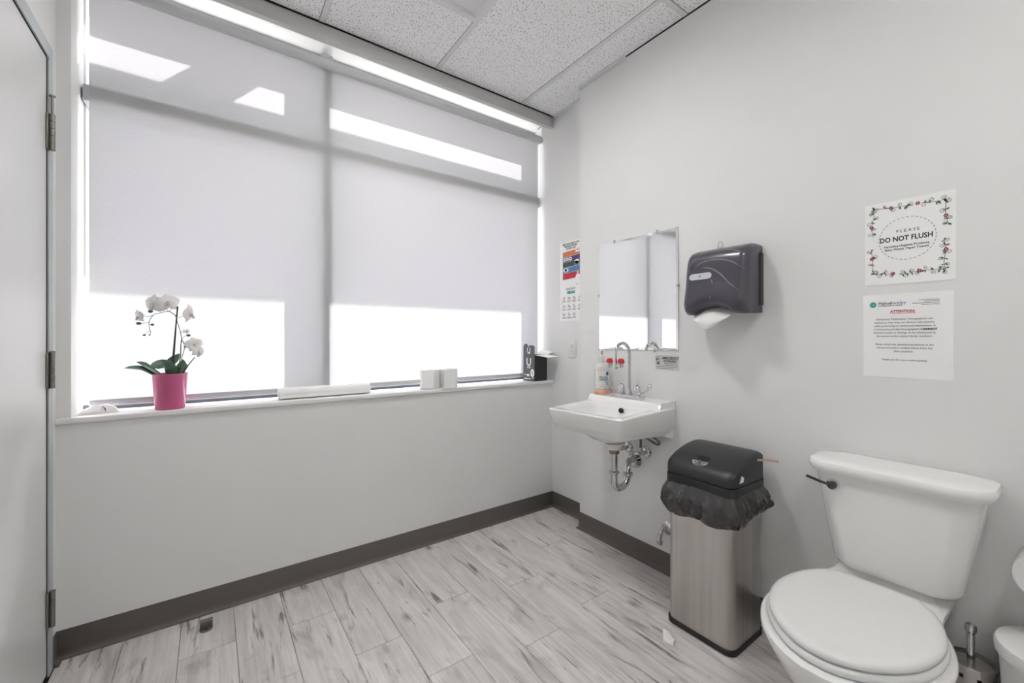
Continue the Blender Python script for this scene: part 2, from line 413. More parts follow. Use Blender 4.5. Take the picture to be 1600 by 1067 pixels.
# door in the left wall
dr = structe('door_1', (XL, 1.6, 0))
DY0, DY1, DZ = 1.17, 2.098, 2.130
ob('leaf', MB().box(XL-.046, XL-.002, DY0, DY1, .012, DZ, .0015, 1), M['doorpaint'], dr)
fr = MB()
fr.box(XL-.10, XL+.004, DY1+.004, DY1+.046, 0, DZ+.052, .001, 1)
fr.box(XL-.10, XL+.004, DY0-.046, DY0-.004, 0, DZ+.052, .001, 1)
fr.box(XL-.10, XL+.004, DY0-.0045, DY1+.0045, DZ+.004, DZ+.052, .001, 1)
fr.box(XL-.11, XL-.085, DY0-.01, DY1+.01, 0, DZ+.01)
ob('frame', fr, M['doorframe'], dr)
ob('reveal', MB().box(XL-.0035, XL-.0005, DY1-.0005, DY1+.005, 0, DZ).box(XL-.0035, XL-.0005, DY0, DY1, DZ-.0005, DZ+.005), M['gapdark'], dr, smooth=False)
for z0, z1, pop in ((1.815, 1.940, .062), (.994, 1.118, 0), (.170, .292, 0)):
    hg = ob('hinge', MB().box(XL-.001, XL+.0045, DY1-.012, DY1+.012, z0, z1, .001, 1), M['hinge'], dr)
    hk = MB(); n = 5; dz = (z1-z0)/n; hx, hy = XL+.0115, DY1+.004
    for i in range(n):
        hk.lathe([(.0065, 0), (.0075, .0008), (.0075, dz-.0016), (.0065, dz-.0008)], (hx, hy, z0+i*dz), 14)
    hk.box(XL+.003, hx, hy-.003, hy+.003, z0, z1)
    ob('knuckle', hk, M['hinge'], hg)
    ob('hinge_pin', MB().lathe([(.004, 0), (.004, pop), (.0085, pop), (.0085, pop+.004), (.003, pop+.006)], (hx, hy, z1-.0008), 12), M['hinge'], hg)

# ================================================================== THINGS
# roller blind
BX0, BX1 = -.390, 1.898
rb = thing('roller_blind', ((BX0+BX1)/2, YBL, SILL), 'pale grey translucent roller blind pulled down over the whole window', 'blind')
HB0, HB1 = .895, .921
fab = MB(); nx = 24
fab.add([(BX0, YBL, HB1-.002), (BX1, YBL, HB1-.002), (BX1, YBL, 2.572), (BX0, YBL, 2.572)], [(0,1,2,3)])
ob('fabric', fab, M['fabric'], rb, smooth=False, fixn=False)
mat('rollerfab', (.58,.59,.60), .7)
ob('roller_tube', MB().lathe([(.0, 0), (.0245, 0), (.0245, BX1-BX0), (0, BX1-BX0)], (BX0, YBL-.0235, 2.570), 28, 'x'), M['rollerfab'], rb, ang=60)
mat('hem', (.50,.50,.53), .6)
ob('hem_bar', MB().box(BX0, BX1, YBL-.006, YBL+.006, HB0, HB1, .003, 2), M['hem'], rb)
for x in (BX0-.022, BX1+.003):
    bk = ob('bracket', MB().box(x, x+.004, YBL-.045, YBL+.01, 2.545, 2.663, .001, 1).box(x, x+.019, YBL-.045, YBL+.01, 2.658, 2.664), M['offwhite'], rb)
    ob('end_cap', MB().lathe([(.006, 0), (.016, .003), (.016, .014), (.006, .018)], (x+.001, YBL-.0235, 2.570), 16, 'x'), M['offwhite'], bk)

# ceiling light fixture
def troffer(LX0, LX1, LY0, LY1, label):
    lf = thing('ceiling_light', ((LX0+LX1)/2, (LY0+LY1)/2, ZC), label, 'ceiling light')
    fm = MB(); e = .014; d = .040; q = .165
    def ringsec(i, z): return [Vector((LX0+i, LY0+i, z)), Vector((LX1-i, LY0+i, z)), Vector((LX1-i, LY1-i, z)), Vector((LX0+i, LY1-i, z))]
    fm.loft([ringsec(.006, ZC+.004), ringsec(.006, ZC-.002), ringsec(e, ZC-.002), ringsec(e+.012, ZC+.012), ringsec(q, ZC+.012), ringsec(q, ZC+d), ringsec(.006, ZC+d), ringsec(.006, ZC+.004)], cap=False)
    ob('light_frame', fm, M['tbar'], lf, smooth=False)
    ob('diffuser', MB().box(LX0+q-.004, LX1-q+.004, LY0+q-.004, LY1-q+.004, ZC+d-.006, ZC+d+.004), M['lens'], lf, smooth=False)
troffer(LX0, LX1, LY0, LY1, 'square recessed ceiling light set into the tiles near the window')
troffer(LX0, LX1, -.697, -.087, 'unseen square ceiling light added near the rear wall as room fill')  # added lamp out of view, evens out the room brightness

# ---------------------------------------------------------------- on the window sill
# orchid
ORY = 2.254
def op(u, v, dy=0): return aty(u, v, ORY+dy)
pc = Vector((-.137, ORY, SILL))
orc = thing('potted_orchid', pc, 'white moth orchid in a tapered pink pot on the window sill', 'potted plant')
pot = MB().lathe([(.0, 0), (.046, 0), (.050, .004), (.0585, .144), (.0600, .146), (.0580, .147), (.0565, .143), (.055, .125), (0, .125)], pc, 32)
ob('pot', pot, M['pot'], orc, ang=50)
ob('soil', MB().lathe([(.0, .124), (.0550, .126), (.05, .130), (0, .132)], pc, 20), M['soil'], orc)
def leaf(pts, wid, up=Vector((0,-.5,1)), cup=.2):
    pts = smoothpath(pts, 5); n = len(pts); vs = []; fs = []
    for i, p in enumerate(pts):
        t = (pts[min(i+1,n-1)]-pts[max(i-1,0)]).normalized(); s = t.cross(up).normalized(); nn = s.cross(t).normalized()
        x = i/(n-1); ww = wid*max(.04, math.sin(PI*min(1, .12+.88*x))**.7*(1 if x < .7 else (1-((x-.7)/.3)**2*.9)))
        for j in (-1, -.5, 0, .5, 1): vs.append(p+s*ww*j+nn*(abs(j)*ww*cup))
    for i in range(n-1):
        for j in range(4): a = i*5+j; fs.append((a, a+1, a+6, a+5))
    # thickness
    m0 = len(vs); vs2 = [v+Vector((0,0,-.0015)) for v in vs]; fs2 = [tuple(reversed([k+m0 for k in f])) for f in fs]
    return MB().add(vs+vs2, fs+fs2)
base = pc+Vector((0,0,.132))
ob('leaf', leaf([base+Vector((-.03,0,-.004)), op(225,577,-.01), op(208,574.5,-.015), op(194,575,-.02)], .015), M['leaf'], orc)
ob('leaf', leaf([base+Vector((-.02,.01,-.004)), op(232,574), op(222,568), op(212.5,565)], .014), M['leaf'], orc)
ob('leaf', leaf([base+Vector((.012,-.012,-.002)), op(266,574,-.03), op(254,569,-.045), op(241,573,-.06), op(239,577,-.065)], .021, Vector((0,-1,.6))), M['leaf'], orc)
ob('leaf', leaf([base+Vector((0,.01,-.004)), op(266,570,.02), op(274,560,.03), op(281,552,.035)], .020, Vector((-.6,-1,.2))), M['leaf'], orc)
ob('leaf', leaf([base+Vector((.02,0,-.004)), op(281,575), op(285,568), op(286,561)], .015, Vector((.3,-1,.2))), M['leaf'], orc)
ob('leaf', leaf([base+Vector((.02,.01,-.004)), op(287,575,.03), op(290,571,.04), op(293,569,.05)], .010, Vector((.3,-1,.2))), M['leaf'], orc)
sk = op(277.7, 478.5)
ob('stake', MB().tube([base+Vector((.008,.0,-.02)), op(269.5,566), sk], .0026, 8), M['stake'], orc)
ob('stake_clip', MB().ell(op(275.4,496), .004, .004, .003), M['lip'], orc)
s1 = MB().tube([base+Vector((.012,.004,-.01)), op(272,560,.006), op(274.5,520,.004), op(275.3,496), op(270,490,-.004), op(263,486.5,-.008), op(249,489,-.014), op(239.4,492.4,-.018), op(233,503,-.02), op(234.4,517,-.02)], [.0021, .0011], 7, 5)
s1.tube([op(234.4,517,-.02), op(229,520,-.02), op(225.4,523,-.02)], .0009, 6, 3).tube([op(234.4,516,-.02), op(236,519,-.02), op(233.5,523,-.02)], .0009, 6, 3)
s1.tube([op(233,503,-.02), op(226,505,-.02), op(217,505,-.022)], .001, 6, 3).tube([op(239.4,492.4,-.018), op(230,494.5,-.02), op(222,492,-.022)], .001, 6, 3)
s1.tube([op(275.4,497), op(285,494), op(293,489)], .0011, 6, 3).tube([op(263,486.5,-.008), op(258,481,-.008)], .001, 6).tube([op(263,486.5,-.008), op(268,483,-.006), op(269,477,-.006)], .001, 6, 3)
ob('flower_stem', s1, M['stem'], orc)
s2 = MB().tube([base+Vector((.02,0,-.01)), op(281.7,560), op(282.6,540), op(283.7,530), op(281.7,518), op(276,500)], [.0022, .0012], 7, 5)
s2.tube([op(283.7,530), op(288.6,541.6), op(284,560), base+Vector((.026,0,-.01))], .0013, 6, 5)
s2.tube([op(283.7,530), op(289,525), op(294,524)], .0009, 6, 3).tube([op(286,534), op(292,537), op(298,537)], .0009, 6, 3).tube([op(281.7,518), op(288,520.5)], .0009, 6)
ob('flower_stem', s2, M['stem'], orc)
ob('flower_stem', MB().tube([base+Vector((.034,0,-.008)), op(290,577), op(297,567,-.004), op(304.5,558,-.006)], [.0024, .0018], 7, 4), M['stem'], orc)
for u, v, r in ((235,486.5,.0075), (216.7,505.2,.0075), (237.9,507.2,.0058), (225.4,523.6,.0048), (233.6,523.2,.0035), (294.5,524,.0068), (290,541.6,.0058), (283.2,533.5,.003)):
    ob('bud', MB().ell(op(u, v, -.021 if u < 250 else 0), r*1.15, r*.9, r*.85, 10, 7), M['bud'], orc)
def flower(u, v, dirn, R, dy=0, roll=0.0):
    c = op(u, v, dy); d = Vector(dirn).normalized(); ref = Vector((0,0,1)); sx = ref.cross(d).normalized(); sy = d.cross(sx)
    lip = MB().ell(c+d*.006*R/.035-sy*R*.12, R*.16, R*.16, R*.22, 10, 6).ell(c+d*.012*R/.035-sy*R*.34, R*.13, R*.13, R*.15, 8, 6)
    fo = ob('flower', lip, M['lip'], orc)
    for a0, ln, wd in ((90, 1.0, .36), (14, 1.05, .60), (166, 1.05, .60), (232, .95, .34), (308, .95, .34)):
        a = math.radians(a0)+roll; ax = sx*math.cos(a)+sy*math.sin(a); pr = d.cross(ax); mb = MB(); vs = []; fs = []; n = 7
        for i in range(n):
            x = i/(n-1); ww = wd*R*max(.12, math.sin(PI*min(.985, .1+.9*x))**.75)
            cen = c+ax*(ln*R*x)+d*(math.sin(x*PI)*R*.10-x*x*R*.22)
            for j in (-1,-.5,0,.5,1): vs.append(cen+pr*ww*j-d*(j*j*ww*.22))
        for i in range(n-1):
            for j in range(4): k = i*5+j; fs.append((k,k+1,k+6,k+5))
        ob('petal', mb.add(vs, fs), M['petal'], fo, fixn=False)
flower(239.5, 475, (-.65,-.9,-.05), .041, -.02)
flower(262, 472.5, (.1,-1,.25), .041, -.004, .2)
flower(297, 490, (.95,-.35,-.1), .042, -.004, .3)
flower(216, 494.5, (-.9,-.5,-.35), .030, -.026)
flower(303.5, 538, (.3,-1,.1), .034, 0, .2)
flower(310, 549, (.7,-.8,-.1), .030, -.006, -.4)
flower(291.5, 517, (.4,-.8,.7), .016, 0, .5)

# crumpled wrapper left of the orchid
tw = Vector((-.362, 2.287, SILL))
t_ = thing('crumpled_wipes', tw, 'crumpled white wrapper with a curved white flap at the end of the sill', 'wrapper')
wo = [(-.052,.0006),(-.046,.011),(-.036,.019),(-.020,.024),(.0,.028),(.014,.027),(.022,.020),(.026,.010),(.026,.0006),(.0,.0006),(-.026,.0006)]
secs = []
for k_, (dy, sc2) in enumerate(((-.034,.35),(-.026,.72),(-.014,.96),(0,1.0),(.012,.88),(.020,.5))):
    sec = []
    for i, (x, z) in enumerate(wo):
        nn = noise.noise(Vector((i*.9, k_*1.3, 2.2)))
        sec.append(tw+Vector((x*(.80+.2*sc2)+.003*nn, dy+.10*x*(1 if dy < 0 else 0)+.004*nn, max(.0006, z*sc2*(1+.45*nn)))))
    secs.append(sec)
ob('wrapper_body', MB().loft(secs), M['tissue'], t_, ang=16)
fin = [(.000,.0006),(.006,.010),(.004,.020),(-.006,.0295),(-.002,.034),(.010,.033),(.024,.027),(.036,.016),(.043,.0006)]
secs = []
for dy, k_ in ((-.016,.93),(-.011,1.0),(0,1.0),(.007,.93)):
    secs.append([tw+Vector((.022+.020+(x-.020)*k_, dy, max(.0006, z*k_))) for x, z in fin])
ob('flap', MB().loft(secs), M['paper'], t_, ang=50)

# exam-table paper roll lying on the sill
pr = MB(); ax0, ax1, py, pz, R = .262, .690, 2.268, SILL+.0275, .0275
pr.lathe([(.010, .002), (R-.001, 0), (R, .001), (R, ax1-ax0-.001), (R-.001, ax1-ax0), (.010, ax1-ax0-.002), (.010, .002)], (ax0, py, pz), 30, 'x')
r_ = thing('paper_roll', (ax0, py, SILL), 'long white roll of exam table paper lying on the window sill', 'paper roll')
ob('roll_body', pr, M['paper'], r_, ang=50)
ob('loose_edge', MB().box(ax0+.001, ax1-.001, py-.029, py-.0265, SILL+.0055, SILL+.022, .0008, 1), M['paper'], r_)

def troll(x, y, rad, hh, label, rot=0):
    t = thing('toilet_roll', (x, y, SILL), label, 'toilet roll', 'toilet rolls on the window sill')
    mb = MB(); secs = []; n = 40
    for z, k in ((.001, .985), (.003, 1), (hh*.3, 1.004), (hh*.7, .998), (hh-.002, 1), (hh, .985)):
        secs.append([Vector((x+rad*k*math.cos(2*PI*j/n)*(1+.02*math.sin(3*2*PI*j/n+rot)), y+rad*k*math.sin(2*PI*j/n)*(1+.02*math.sin(2*2*PI*j/n)), SILL+z+(.002*math.sin(2*2*PI*j/n+rot) if z > .05 else 0))) for j in range(n)])
    secs.append([Vector((x+.02*math.cos(2*PI*j/n), y+.02*math.sin(2*PI*j/n), SILL+hh-.001)) for j in range(n)])
    secs.append([Vector((x+.02*math.cos(2*PI*j/n), y+.02*math.sin(2*PI*j/n), SILL+.02)) for j in range(n)])
    mb.loft(secs); ob('paper_body', mb, M['towel'], t, ang=50)
    a = rot; px, py = math.cos(a), math.sin(a); sx, sy = -py, px
    ob('loose_sheet', MB().loft([[Vector((x+px*(rad+.0015+d)+sx*w_, y+py*(rad+.0015+d)+sy*w_, SILL+z)) for w_ in (-.032,-.012,.012,.034) for d in (0,)] for z in (.004, .05, hh-.002) for d in (0,)], closed=False), M['paper'], t, fixn=False)
troll(1.036, 2.256, .056, .108, 'white toilet roll on the sill next to the long paper roll', -2.2)
troll(1.148, 2.242, .053, .110, 'white toilet roll on the sill standing on a loose paper sheet', -1.9)
sh = MB().add([(1.085, 2.183, SILL+.0004), (1.215, 2.186, SILL+.0004), (1.275, 2.235, SILL+.0004), (1.20, 2.30, SILL+.0004), (1.09, 2.29, SILL+.0004)], [(0,1,2,3,4)])
sh.v = sh.v; shb = MB().prism(sh.v, (0,0,.0008))
single('paper_sheet', shb, M['paper'], 'loose white paper sheet under the toilet roll on the sill', 'paper', smooth=False)

# black carton with torn-open top
bx0, by0 = 1.766, 2.192; A = Vector((bx0, by0, SILL)); ex = Vector((.118, .010, 0)); ey = Vector((-.010, .109, 0)); ez = Vector((0,0,1))
cb = thing('pad_carton', A+(ex+ey)/2, 'open black carton with white letter U marks in the sill corner', 'box')
def cp(a, b_, z): return A+ex*a+ey*b_+ez*z
hB = .178
shell = MB(); th = .012
outer = [(0,0),(1,0),(1,1),(0,1)]; inner = [(th,th),(1-th,th),(1-th,1-th),(th,1-th)]
shell.loft([[cp(a,c_,.002) for a, c_ in inner], [cp(a,c_,0) for a, c_ in outer], [cp(a,c_,hB) for a, c_ in outer], [cp(a,c_,hB) for a, c_ in inner], [cp(a,c_,.003) for a, c_ in inner]])
ob('carton_body', shell, M['cartonside'], cb, smooth=False)
# printed left panel with two-lobed flap
pts = []
for k in range(9): a = PI-PI*k/8; pts.append((.22+.20*math.cos(a), .235+.018*math.sin(a)))
pts.append((.46, .222)); 
for k in range(9): a = PI-PI*.75*k/8; pts.append((.72+.25*math.cos(a), .232+.012*math.sin(a)))
pts += [(1.0, .236), (1.0, 0), (0.0, 0), (0.0, .235)]
pn = ob('front_panel', MB().prism([cp(-.004, 1-s, z) for s, z in pts], -ex.normalized()*.0012), M['carton'], cb, smooth=False)
def pp(s, z, lift=.0022): return cp(-.004, 1-s, z)-ex.normalized()*lift
pw = ey.length
tm = MB()
def umark(sc, zc, hgt):
    n = 14; r = .16*sc; t_ = .07*sc
    path = [(sc_x, z) for sc_x, z in [(.5-r, zc+hgt/2)]]+[(.5-r*math.cos(PI*k/n), zc-hgt/2+hgt*.28-math.sin(PI*k/n)*r*pw) for k in range(n+1)]+[(.5+r, zc+hgt/2)]
    for (a0, z0), (a1, z1) in zip(path[:-1], path[1:]):
        d = Vector(((a1-a0)*pw, z1-z0)); d.normalize(); nx_, nz_ = -d.y*t_/2, d.x*t_/2*pw
        tm.add([pp(a0+nx_, z0+nz_), pp(a1+nx_, z1+nz_), pp(a1-nx_, z1-nz_), pp(a0-nx_, z0-nz_)], [(0,1,2,3)])
umark(1.0, .135, .044); umark(.72, .212, .030)
def bar(s0, s1, z0, z1): tm.add([pp(s0, z0), pp(s1, z0), pp(s1, z1), pp(s0, z1)], [(0,1,2,3)])
bar(.34,.66,.096,.0995); bar(.34,.70,.088,.091); bar(.40,.62,.190,.192); bar(.40,.62,.185,.187)
bar(.10,.20,.040,.045); bar(.30,.55,.038,.046); bar(.30,.60,.033,.036); bar(.78,.95,.022,.027); bar(.06,.70,.012,.018)
ell = [pp(.82+.17*math.cos(2*PI*k/24), .056+.026*math.sin(2*PI*k/24)) for k in range(24)]
tm.add(ell, [tuple(range(24))])
ob('lettering', tm, M['paper'], pn, smooth=False, fixn=False)
tmk = MB(); 
for z0 in (.047,.055,.063): tmk.add([pp(.74, z0, .003), pp(.90, z0, .003), pp(.90, z0+.004, .003), pp(.74, z0+.004, .003)], [(0,1,2,3)])
ob('seal_print', tmk, M['inkgrey'], pn, smooth=False, fixn=False)
def flap(name, pts, nrm): ob(name, MB().prism(pts, nrm), M['paper'], cb, smooth=False)
flap('top_flap', [cp(0,0,hB), cp(1,0,hB), cp(1.22,-.75,hB-.012), cp(.42,-.72,hB-.018)], (0,0,.0012))
flap('top_flap', [cp(1,0,hB), cp(1,1,hB), cp(1.42,.95,hB+.030), cp(1.42,-.20,hB+.018)], (0,0,.0012))
flap('top_flap', [cp(0,1,hB), cp(1,1,hB), cp(.9,.97,hB+.040), cp(.02,.97,hB+.040)], -ey.normalized()*.0012)

# ---------------------------------------------------------------- recess wall: posters, outlet
def rp(y, z, d=.0012): return Vector((XR-d, y, z))
def quad(mb, P): return mb.add(P, [tuple(range(len(P)))])
PY0, PY1 = 2.124, 1.908
po = thing('eyewash_poster', (XR, 2.016, 1.55), 'eyewash poster with orange, purple, green, blue and red stripes in the window corner', 'poster')
ob('sheet', MB().box(XR-.0008, XR-.0001, PY1, PY0, 1.551, 1.806), M['paper'], po, smooth=False)
def rs(s, z, d=.0014): return rp(PY0-(PY0-PY1)*s, z, d)
lt = MB()
for i, (t, wd) in enumerate((("SAVE YOUR SIGHT WITH", .0165), ("PROPER EYEWASH", .0165), ("STATION USE", .0165))):
    zz = 1.791-.0155*i
    textmesh(lt, t, wd, lambda x, y, zz=zz: rp(2.018-x, zz+y, .0014), bold=.0004, sx=.88)
ob('lettering', lt, M['ink'], po, smooth=False, fixn=False)
zs = [1.742, 1.707, 1.672, 1.636, 1.600, 1.556]
for k, mn in enumerate(('orangeprint', 'purpleprint', 'greenprint', 'blueprint', 'redprint')):
    ob('stripe', quad(MB(), [rs(.14, zs[k]-.002), rs(.95, zs[k]+.004), rs(.95, zs[k+1]+.006), rs(.14, zs[k+1])]), M[mn], po, smooth=False, fixn=False)
def disc(mb, s, z, rs_, rz, d, n=18): return quad(mb, [rs(s+rs_*math.cos(2*PI*k/n), z+rz*math.sin(2*PI*k/n), d) for k in range(n)])
def icon(mb, mn, nm='icon'): ob(nm, mb, M[mn], po, smooth=False, fixn=False)
icon(disc(MB(), .28, 1.618, .12, .013, .0018), 'paper'); icon(disc(MB(), .47, 1.691, .08, .012, .0018), 'paper')
icon(quad(MB(), [rs(.17, 1.679, .0018), rs(.38, 1.680, .0018), rs(.38, 1.702, .0018), rs(.17, 1.700, .0018)]), 'paper')
ic = disc(MB(), .76, 1.664, .09, .016, .0018); quad(ic, [rs(.64, 1.648, .0018), rs(.88, 1.648, .0018), rs(.80, 1.668, .0018), rs(.70, 1.668, .0018)]); icon(ic, 'paper')
icon(quad(MB(), [rs(.70, 1.725, .0018), rs(.92, 1.727, .0018), rs(.92, 1.742, .0018), rs(.70, 1.740, .0018)]), 'paper')
icon(quad(MB(), [rs(.68, 1.559, .0018), rs(.90, 1.561, .0018), rs(.86, 1.582, .0018), rs(.74, 1.582, .0018)]), 'paper')
icon(disc(MB(), .28, 1.618, .055, .009, .0022), 'ink'); icon(disc(MB(), .47, 1.691, .03, .005, .0022), 'ink'); ic = MB()
for s in (.20,.26,.32): quad(ic, [rs(s, 1.683, .0022), rs(s+.025, 1.683, .0022), rs(s+.025, 1.697, .0022), rs(s, 1.697, .0022)])
icon(ic, 'ink')
icon(quad(MB(), [rs(.66, 1.650, .0022), rs(.72, 1.650, .0022), rs(.72, 1.656, .0022), rs(.66, 1.656, .0022)]), 'ink')
icon(disc(MB(), .80, 1.592, .05, .010, .0022), 'skinprint'); icon(disc(MB(), .80, 1.741, .05, .008, .0022), 'skinprint')
hw = thing('handwash_poster', (XR, 2.016, 1.28), 'white handwashing chart with a teal box and small drawings above the outlet', 'poster')
ob('sheet', MB().box(XR-.0008, XR-.0001, PY1, PY0, 1.279, 1.549), M['paper'], hw, smooth=False)
lt = MB()
for zz, sz, t in ((1.497, .009, "How to wash your hands"), (1.488, .011, "HANDWASHING"),):
    textmesh(lt, t, sz, lambda x, y, zz=zz: rp(2.02-x, zz+y, .0014), bold=.0002)
for s in (.74, .88): quad(lt, [rs(s, 1.515), rs(s+.07, 1.516), rs(s+.07, 1.520), rs(s, 1.519)])
for r in range(3):
    for c_ in range(4 if r < 2 else 3):
        s0 = .12+.225*c_; z0 = 1.430-.054*r
        n = 12
        for k in range(n):   # a small outlined drawing with a caption line
            a, b_ = 2*PI*k/n, 2*PI*(k+1)/n; R1, R2 = .011, .0094
            f1 = 1+.25*math.sin(2*a+r+c_*1.7); f2 = 1+.25*math.sin(2*b_+r+c_*1.7)
            yy = PY0-(PY0-PY1)*(s0+.07)
            quad(lt, [rp(yy-R1*f1*math.cos(a), z0+R1*f1*math.sin(a), .0014), rp(yy-R1*f2*math.cos(b_), z0+R1*f2*math.sin(b_), .0014), rp(yy-R2*f2*math.cos(b_), z0+R2*f2*math.sin(b_), .0014), rp(yy-R2*f1*math.cos(a), z0+R2*f1*math.sin(a), .0014)])
        quad(lt, [rs(s0+.03, z0+.003), rs(s0+.10, z0-.007), rs(s0+.12, z0-.004), rs(s0+.05, z0+.006)])
        for q_ in range(2): quad(lt, [rs(s0-.01, z0-.019-q_*.005), rs(s0+.15, z0-.019-q_*.005), rs(s0+.15-.03*q_, z0-.0165-q_*.005), rs(s0-.01, z0-.0165-q_*.005)])
quad(lt, [rs(.18, 1.297), rs(.55, 1.297), rs(.55, 1.299), rs(.18, 1.299)])
ob('lettering', lt, M['inkgrey'], hw, smooth=False, fixn=False)
ob('teal_box', quad(MB(), [rs(.32, 1.458), rs(.68, 1.458), rs(.68, 1.478), rs(.32, 1.478)]), M['tealpale'], hw, smooth=False, fixn=False)
ob('hand_icon', disc(disc(MB(), .43, 1.468, .05, .008, .0018), .58, 1.468, .04, .006, .0018), M['teal'], hw, smooth=False, fixn=False)

ot = thing('wall_outlet', (XR, 2.003, 1.036), 'white duplex wall outlet plate below the posters', 'outlet')
ob('cover_plate', MB().box(XR-.006, XR, 1.967, 2.039, 1.036, 1.152, .003, 3), M['offwhite'], ot)
for zc in (1.073, 1.115):
    so = ob('socket', MB().box(XR-.009, XR-.004, 1.987, 2.019, zc-.0145, zc+.0145, .004, 3), M['sillwhite'], ot)
    ob('slot', MB().box(XR-.0094, XR-.0085, 1.996, 1.998, zc-.001, zc+.008).box(XR-.0094, XR-.0085, 2.008, 2.010, zc-.001, zc+.007).lathe([(.0024, 0), (.0024, .001)], (XR-.0094, 2.003, zc-.007), 10, 'x'), M['ink'], so, smooth=False)
ob('screw', MB().lathe([(.003, 0), (.003, .0012)], (XR-.0070, 2.003, 1.094), 10, 'x'), M['offwhite'], ot)

# ---------------------------------------------------------------- right wall
def wp(y, z, d): return Vector((XW-d, y, z))
# mirror
my0, my1, mz0, mz1 = 1.172, 1.679, 1.104, 1.705
mi = thing('wall_mirror', (XW, (my0+my1)/2, mz0), 'frameless rectangular mirror held by clips above the sink', 'mirror')
bv = .012
ob('glass_sheet', MB().box(XW-.004, XW-.0005, my0, my1, mz0, mz1), M['mirroredge'], mi, smooth=False)
mm = MB(); o4 = [(my0,mz0),(my1,mz0),(my1,mz1),(my0,mz1)]; i4 = [(my0+bv,mz0+bv),(my1-bv,mz0+bv),(my1-bv,mz1-bv),(my0+bv,mz1-bv)]
for k in range(4):
    a, b_ = o4[k], o4[(k+1)%4]; c_, d_ = i4[(k+1)%4], i4[k]
    mm.add([wp(*a, .0042), wp(*b_, .0042), wp(*c_, .0050), wp(*d_, .0050)], [(0,1,2,3)])
mm.add([wp(*p, .0050) for p in i4], [(0,1,2,3)])
ob('mirror_face', mm, M['mirror'], mi, smooth=False)
for y, z, up in ((1.565, mz1, 1), (1.288, mz1, 1), (1.303, mz0, 1), (my0, 1.421, 0), (my1, 1.412, 0)):
    ck = ob('mirror_clip', MB().box(XW-.009, XW-.0001, y-.006, y+.006, z-.009 if up else z-.006, z+.009 if up else z+.006, .002, 2), M['clearclip'], mi)
    ob('clip_screw', MB().lathe([(.003, 0), (.003, .002)], (XW-.0105, y, z+(.004 if z == mz1 else -.004 if z == mz0 else 0)), 10, 'x'), M['pipe'], ck)

# eyewash sticker
st = thing('eyewash_sticker', (XW, 1.235, 1.005), 'small silver emergency eyewash label under the mirror', 'sticker')
mat('sticker', (.66,.67,.67), .35, .2)
ob('label_sheet', MB().box(XW-.0007, XW-.0001, 1.169, 1.302, 1.006, 1.081, .0), M['sticker'], st, smooth=False)
lt = MB()
textmesh(lt, "EMERGENCY", .0175, lambda x, y: wp(1.218-x, 1.066+y, .0012), bold=.0005, sx=.92)
textmesh(lt, "EYEWASH", .0175, lambda x, y: wp(1.218-x, 1.051+y, .0012), bold=.0005, sx=.92)
for k, (a, b_) in enumerate(((1.25,1.18),(1.26,1.176),(1.296,1.178),(1.294,1.20))):
    z = 1.040-.0085*k; quad(lt, [wp(a, z, .0012), wp(b_, z, .0012), wp(b_, z+.0016, .0012), wp(a, z+.0016, .0012)])
ob('lettering', lt, M['ink'], st, smooth=False, fixn=False)
ic = MB()
for k in range(16):
    a, b_ = 2*PI*k/16, 2*PI*(k+1)/16
    quad(ic, [wp(1.285-r*math.cos(t), 1.060+r*1.25*math.sin(t), .0012) for r, t in ((.013,a),(.013,b_),(.0105,b_),(.0105,a))])
quad(ic, [wp(1.297, 1.034, .0012), wp(1.273, 1.034, .0012), wp(1.279, 1.046, .0012), wp(1.291, 1.046, .0012)])
quad(ic, [wp(1.289-.006*math.cos(t), 1.060+.007*math.sin(t), .0012) for t in [2*PI*k/12 for k in range(12)]])
ob('eyewash_symbol', ic, M['inkgrey'], st, smooth=False, fixn=False)

# two notices
def sheetfn(y0, y1, z0, z1): return lambda s, t, d=.0012: wp(y0+(y1-y0)*s, z1+(z0-z1)*t, d)
SY0, SY1, SZ0, SZ1 = .461, .243, 1.346, 1.622
nf = thing('flush_notice', (XW, .352, SZ0), 'do not flush notice with a flowered vine border', 'sign')
ob('sheet', MB().box(XW-.0011, XW-.0001, SY1, SY0, SZ0, SZ1), M['paper'], nf, smooth=False)
S = sheetfn(SY0, SY1, SZ0, SZ1)
SW, SH = SY0-SY1, SZ1-SZ0
lt = MB()
def tx(mb, S_, s, t, txt, size, bold=0, sx=1.0, align='CENTER', d=.0014):
    c = S_(s, t, d); textmesh(mb, txt, size, lambda x, y: c+Vector((0, -x, y)), align, bold, sx)
tx(lt, S, .50, .375, "P L E A S E", .0125, .0001)
tx(lt, S, .475, .465, "DO NOT FLUSH", .0225, .0006, .80)
tx(lt, S, .485, .548, "Feminine Hygiene Products,", .0098, .0002)
tx(lt, S, .485, .586, "Baby Wipes, Paper Towels", .0098, .0002)
cc = S(.487, .467, .0014); R1, R2 = .0695, .0683
for k in range(38):
    a0 = 2*PI*k/38; a1 = a0+2*PI/38*.58
    quad(lt, [cc+Vector((0, -r*math.cos(a), r*math.sin(a))) for r, a in ((R1,a0),(R1,a1),(R2,a1),(R2,a0))])
ob('lettering', lt, M['ink'], nf, smooth=False, fixn=False)
vine = MB(); lv = MB()
def stroke(pts, wd=.0010):
    for p, q in zip(pts[:-1], pts[1:]):
        d = (q-p); 
        if d.length < 1e-6: continue
        d.normalize(); n = Vector((0, -d.z, d.y))*wd/2
        quad(vine, [p+n, q+n, q-n, p-n])
def curl(s, t, r, a0, turns, sg=1):
    c = S(s, t, .0014); n = 16
    stroke([c+Vector((0, -r*(1-.75*k/n)*math.cos(a0+sg*turns*2*PI*k/n), r*(1-.75*k/n)*math.sin(a0+sg*turns*2*PI*k/n))) for k in range(n+1)])
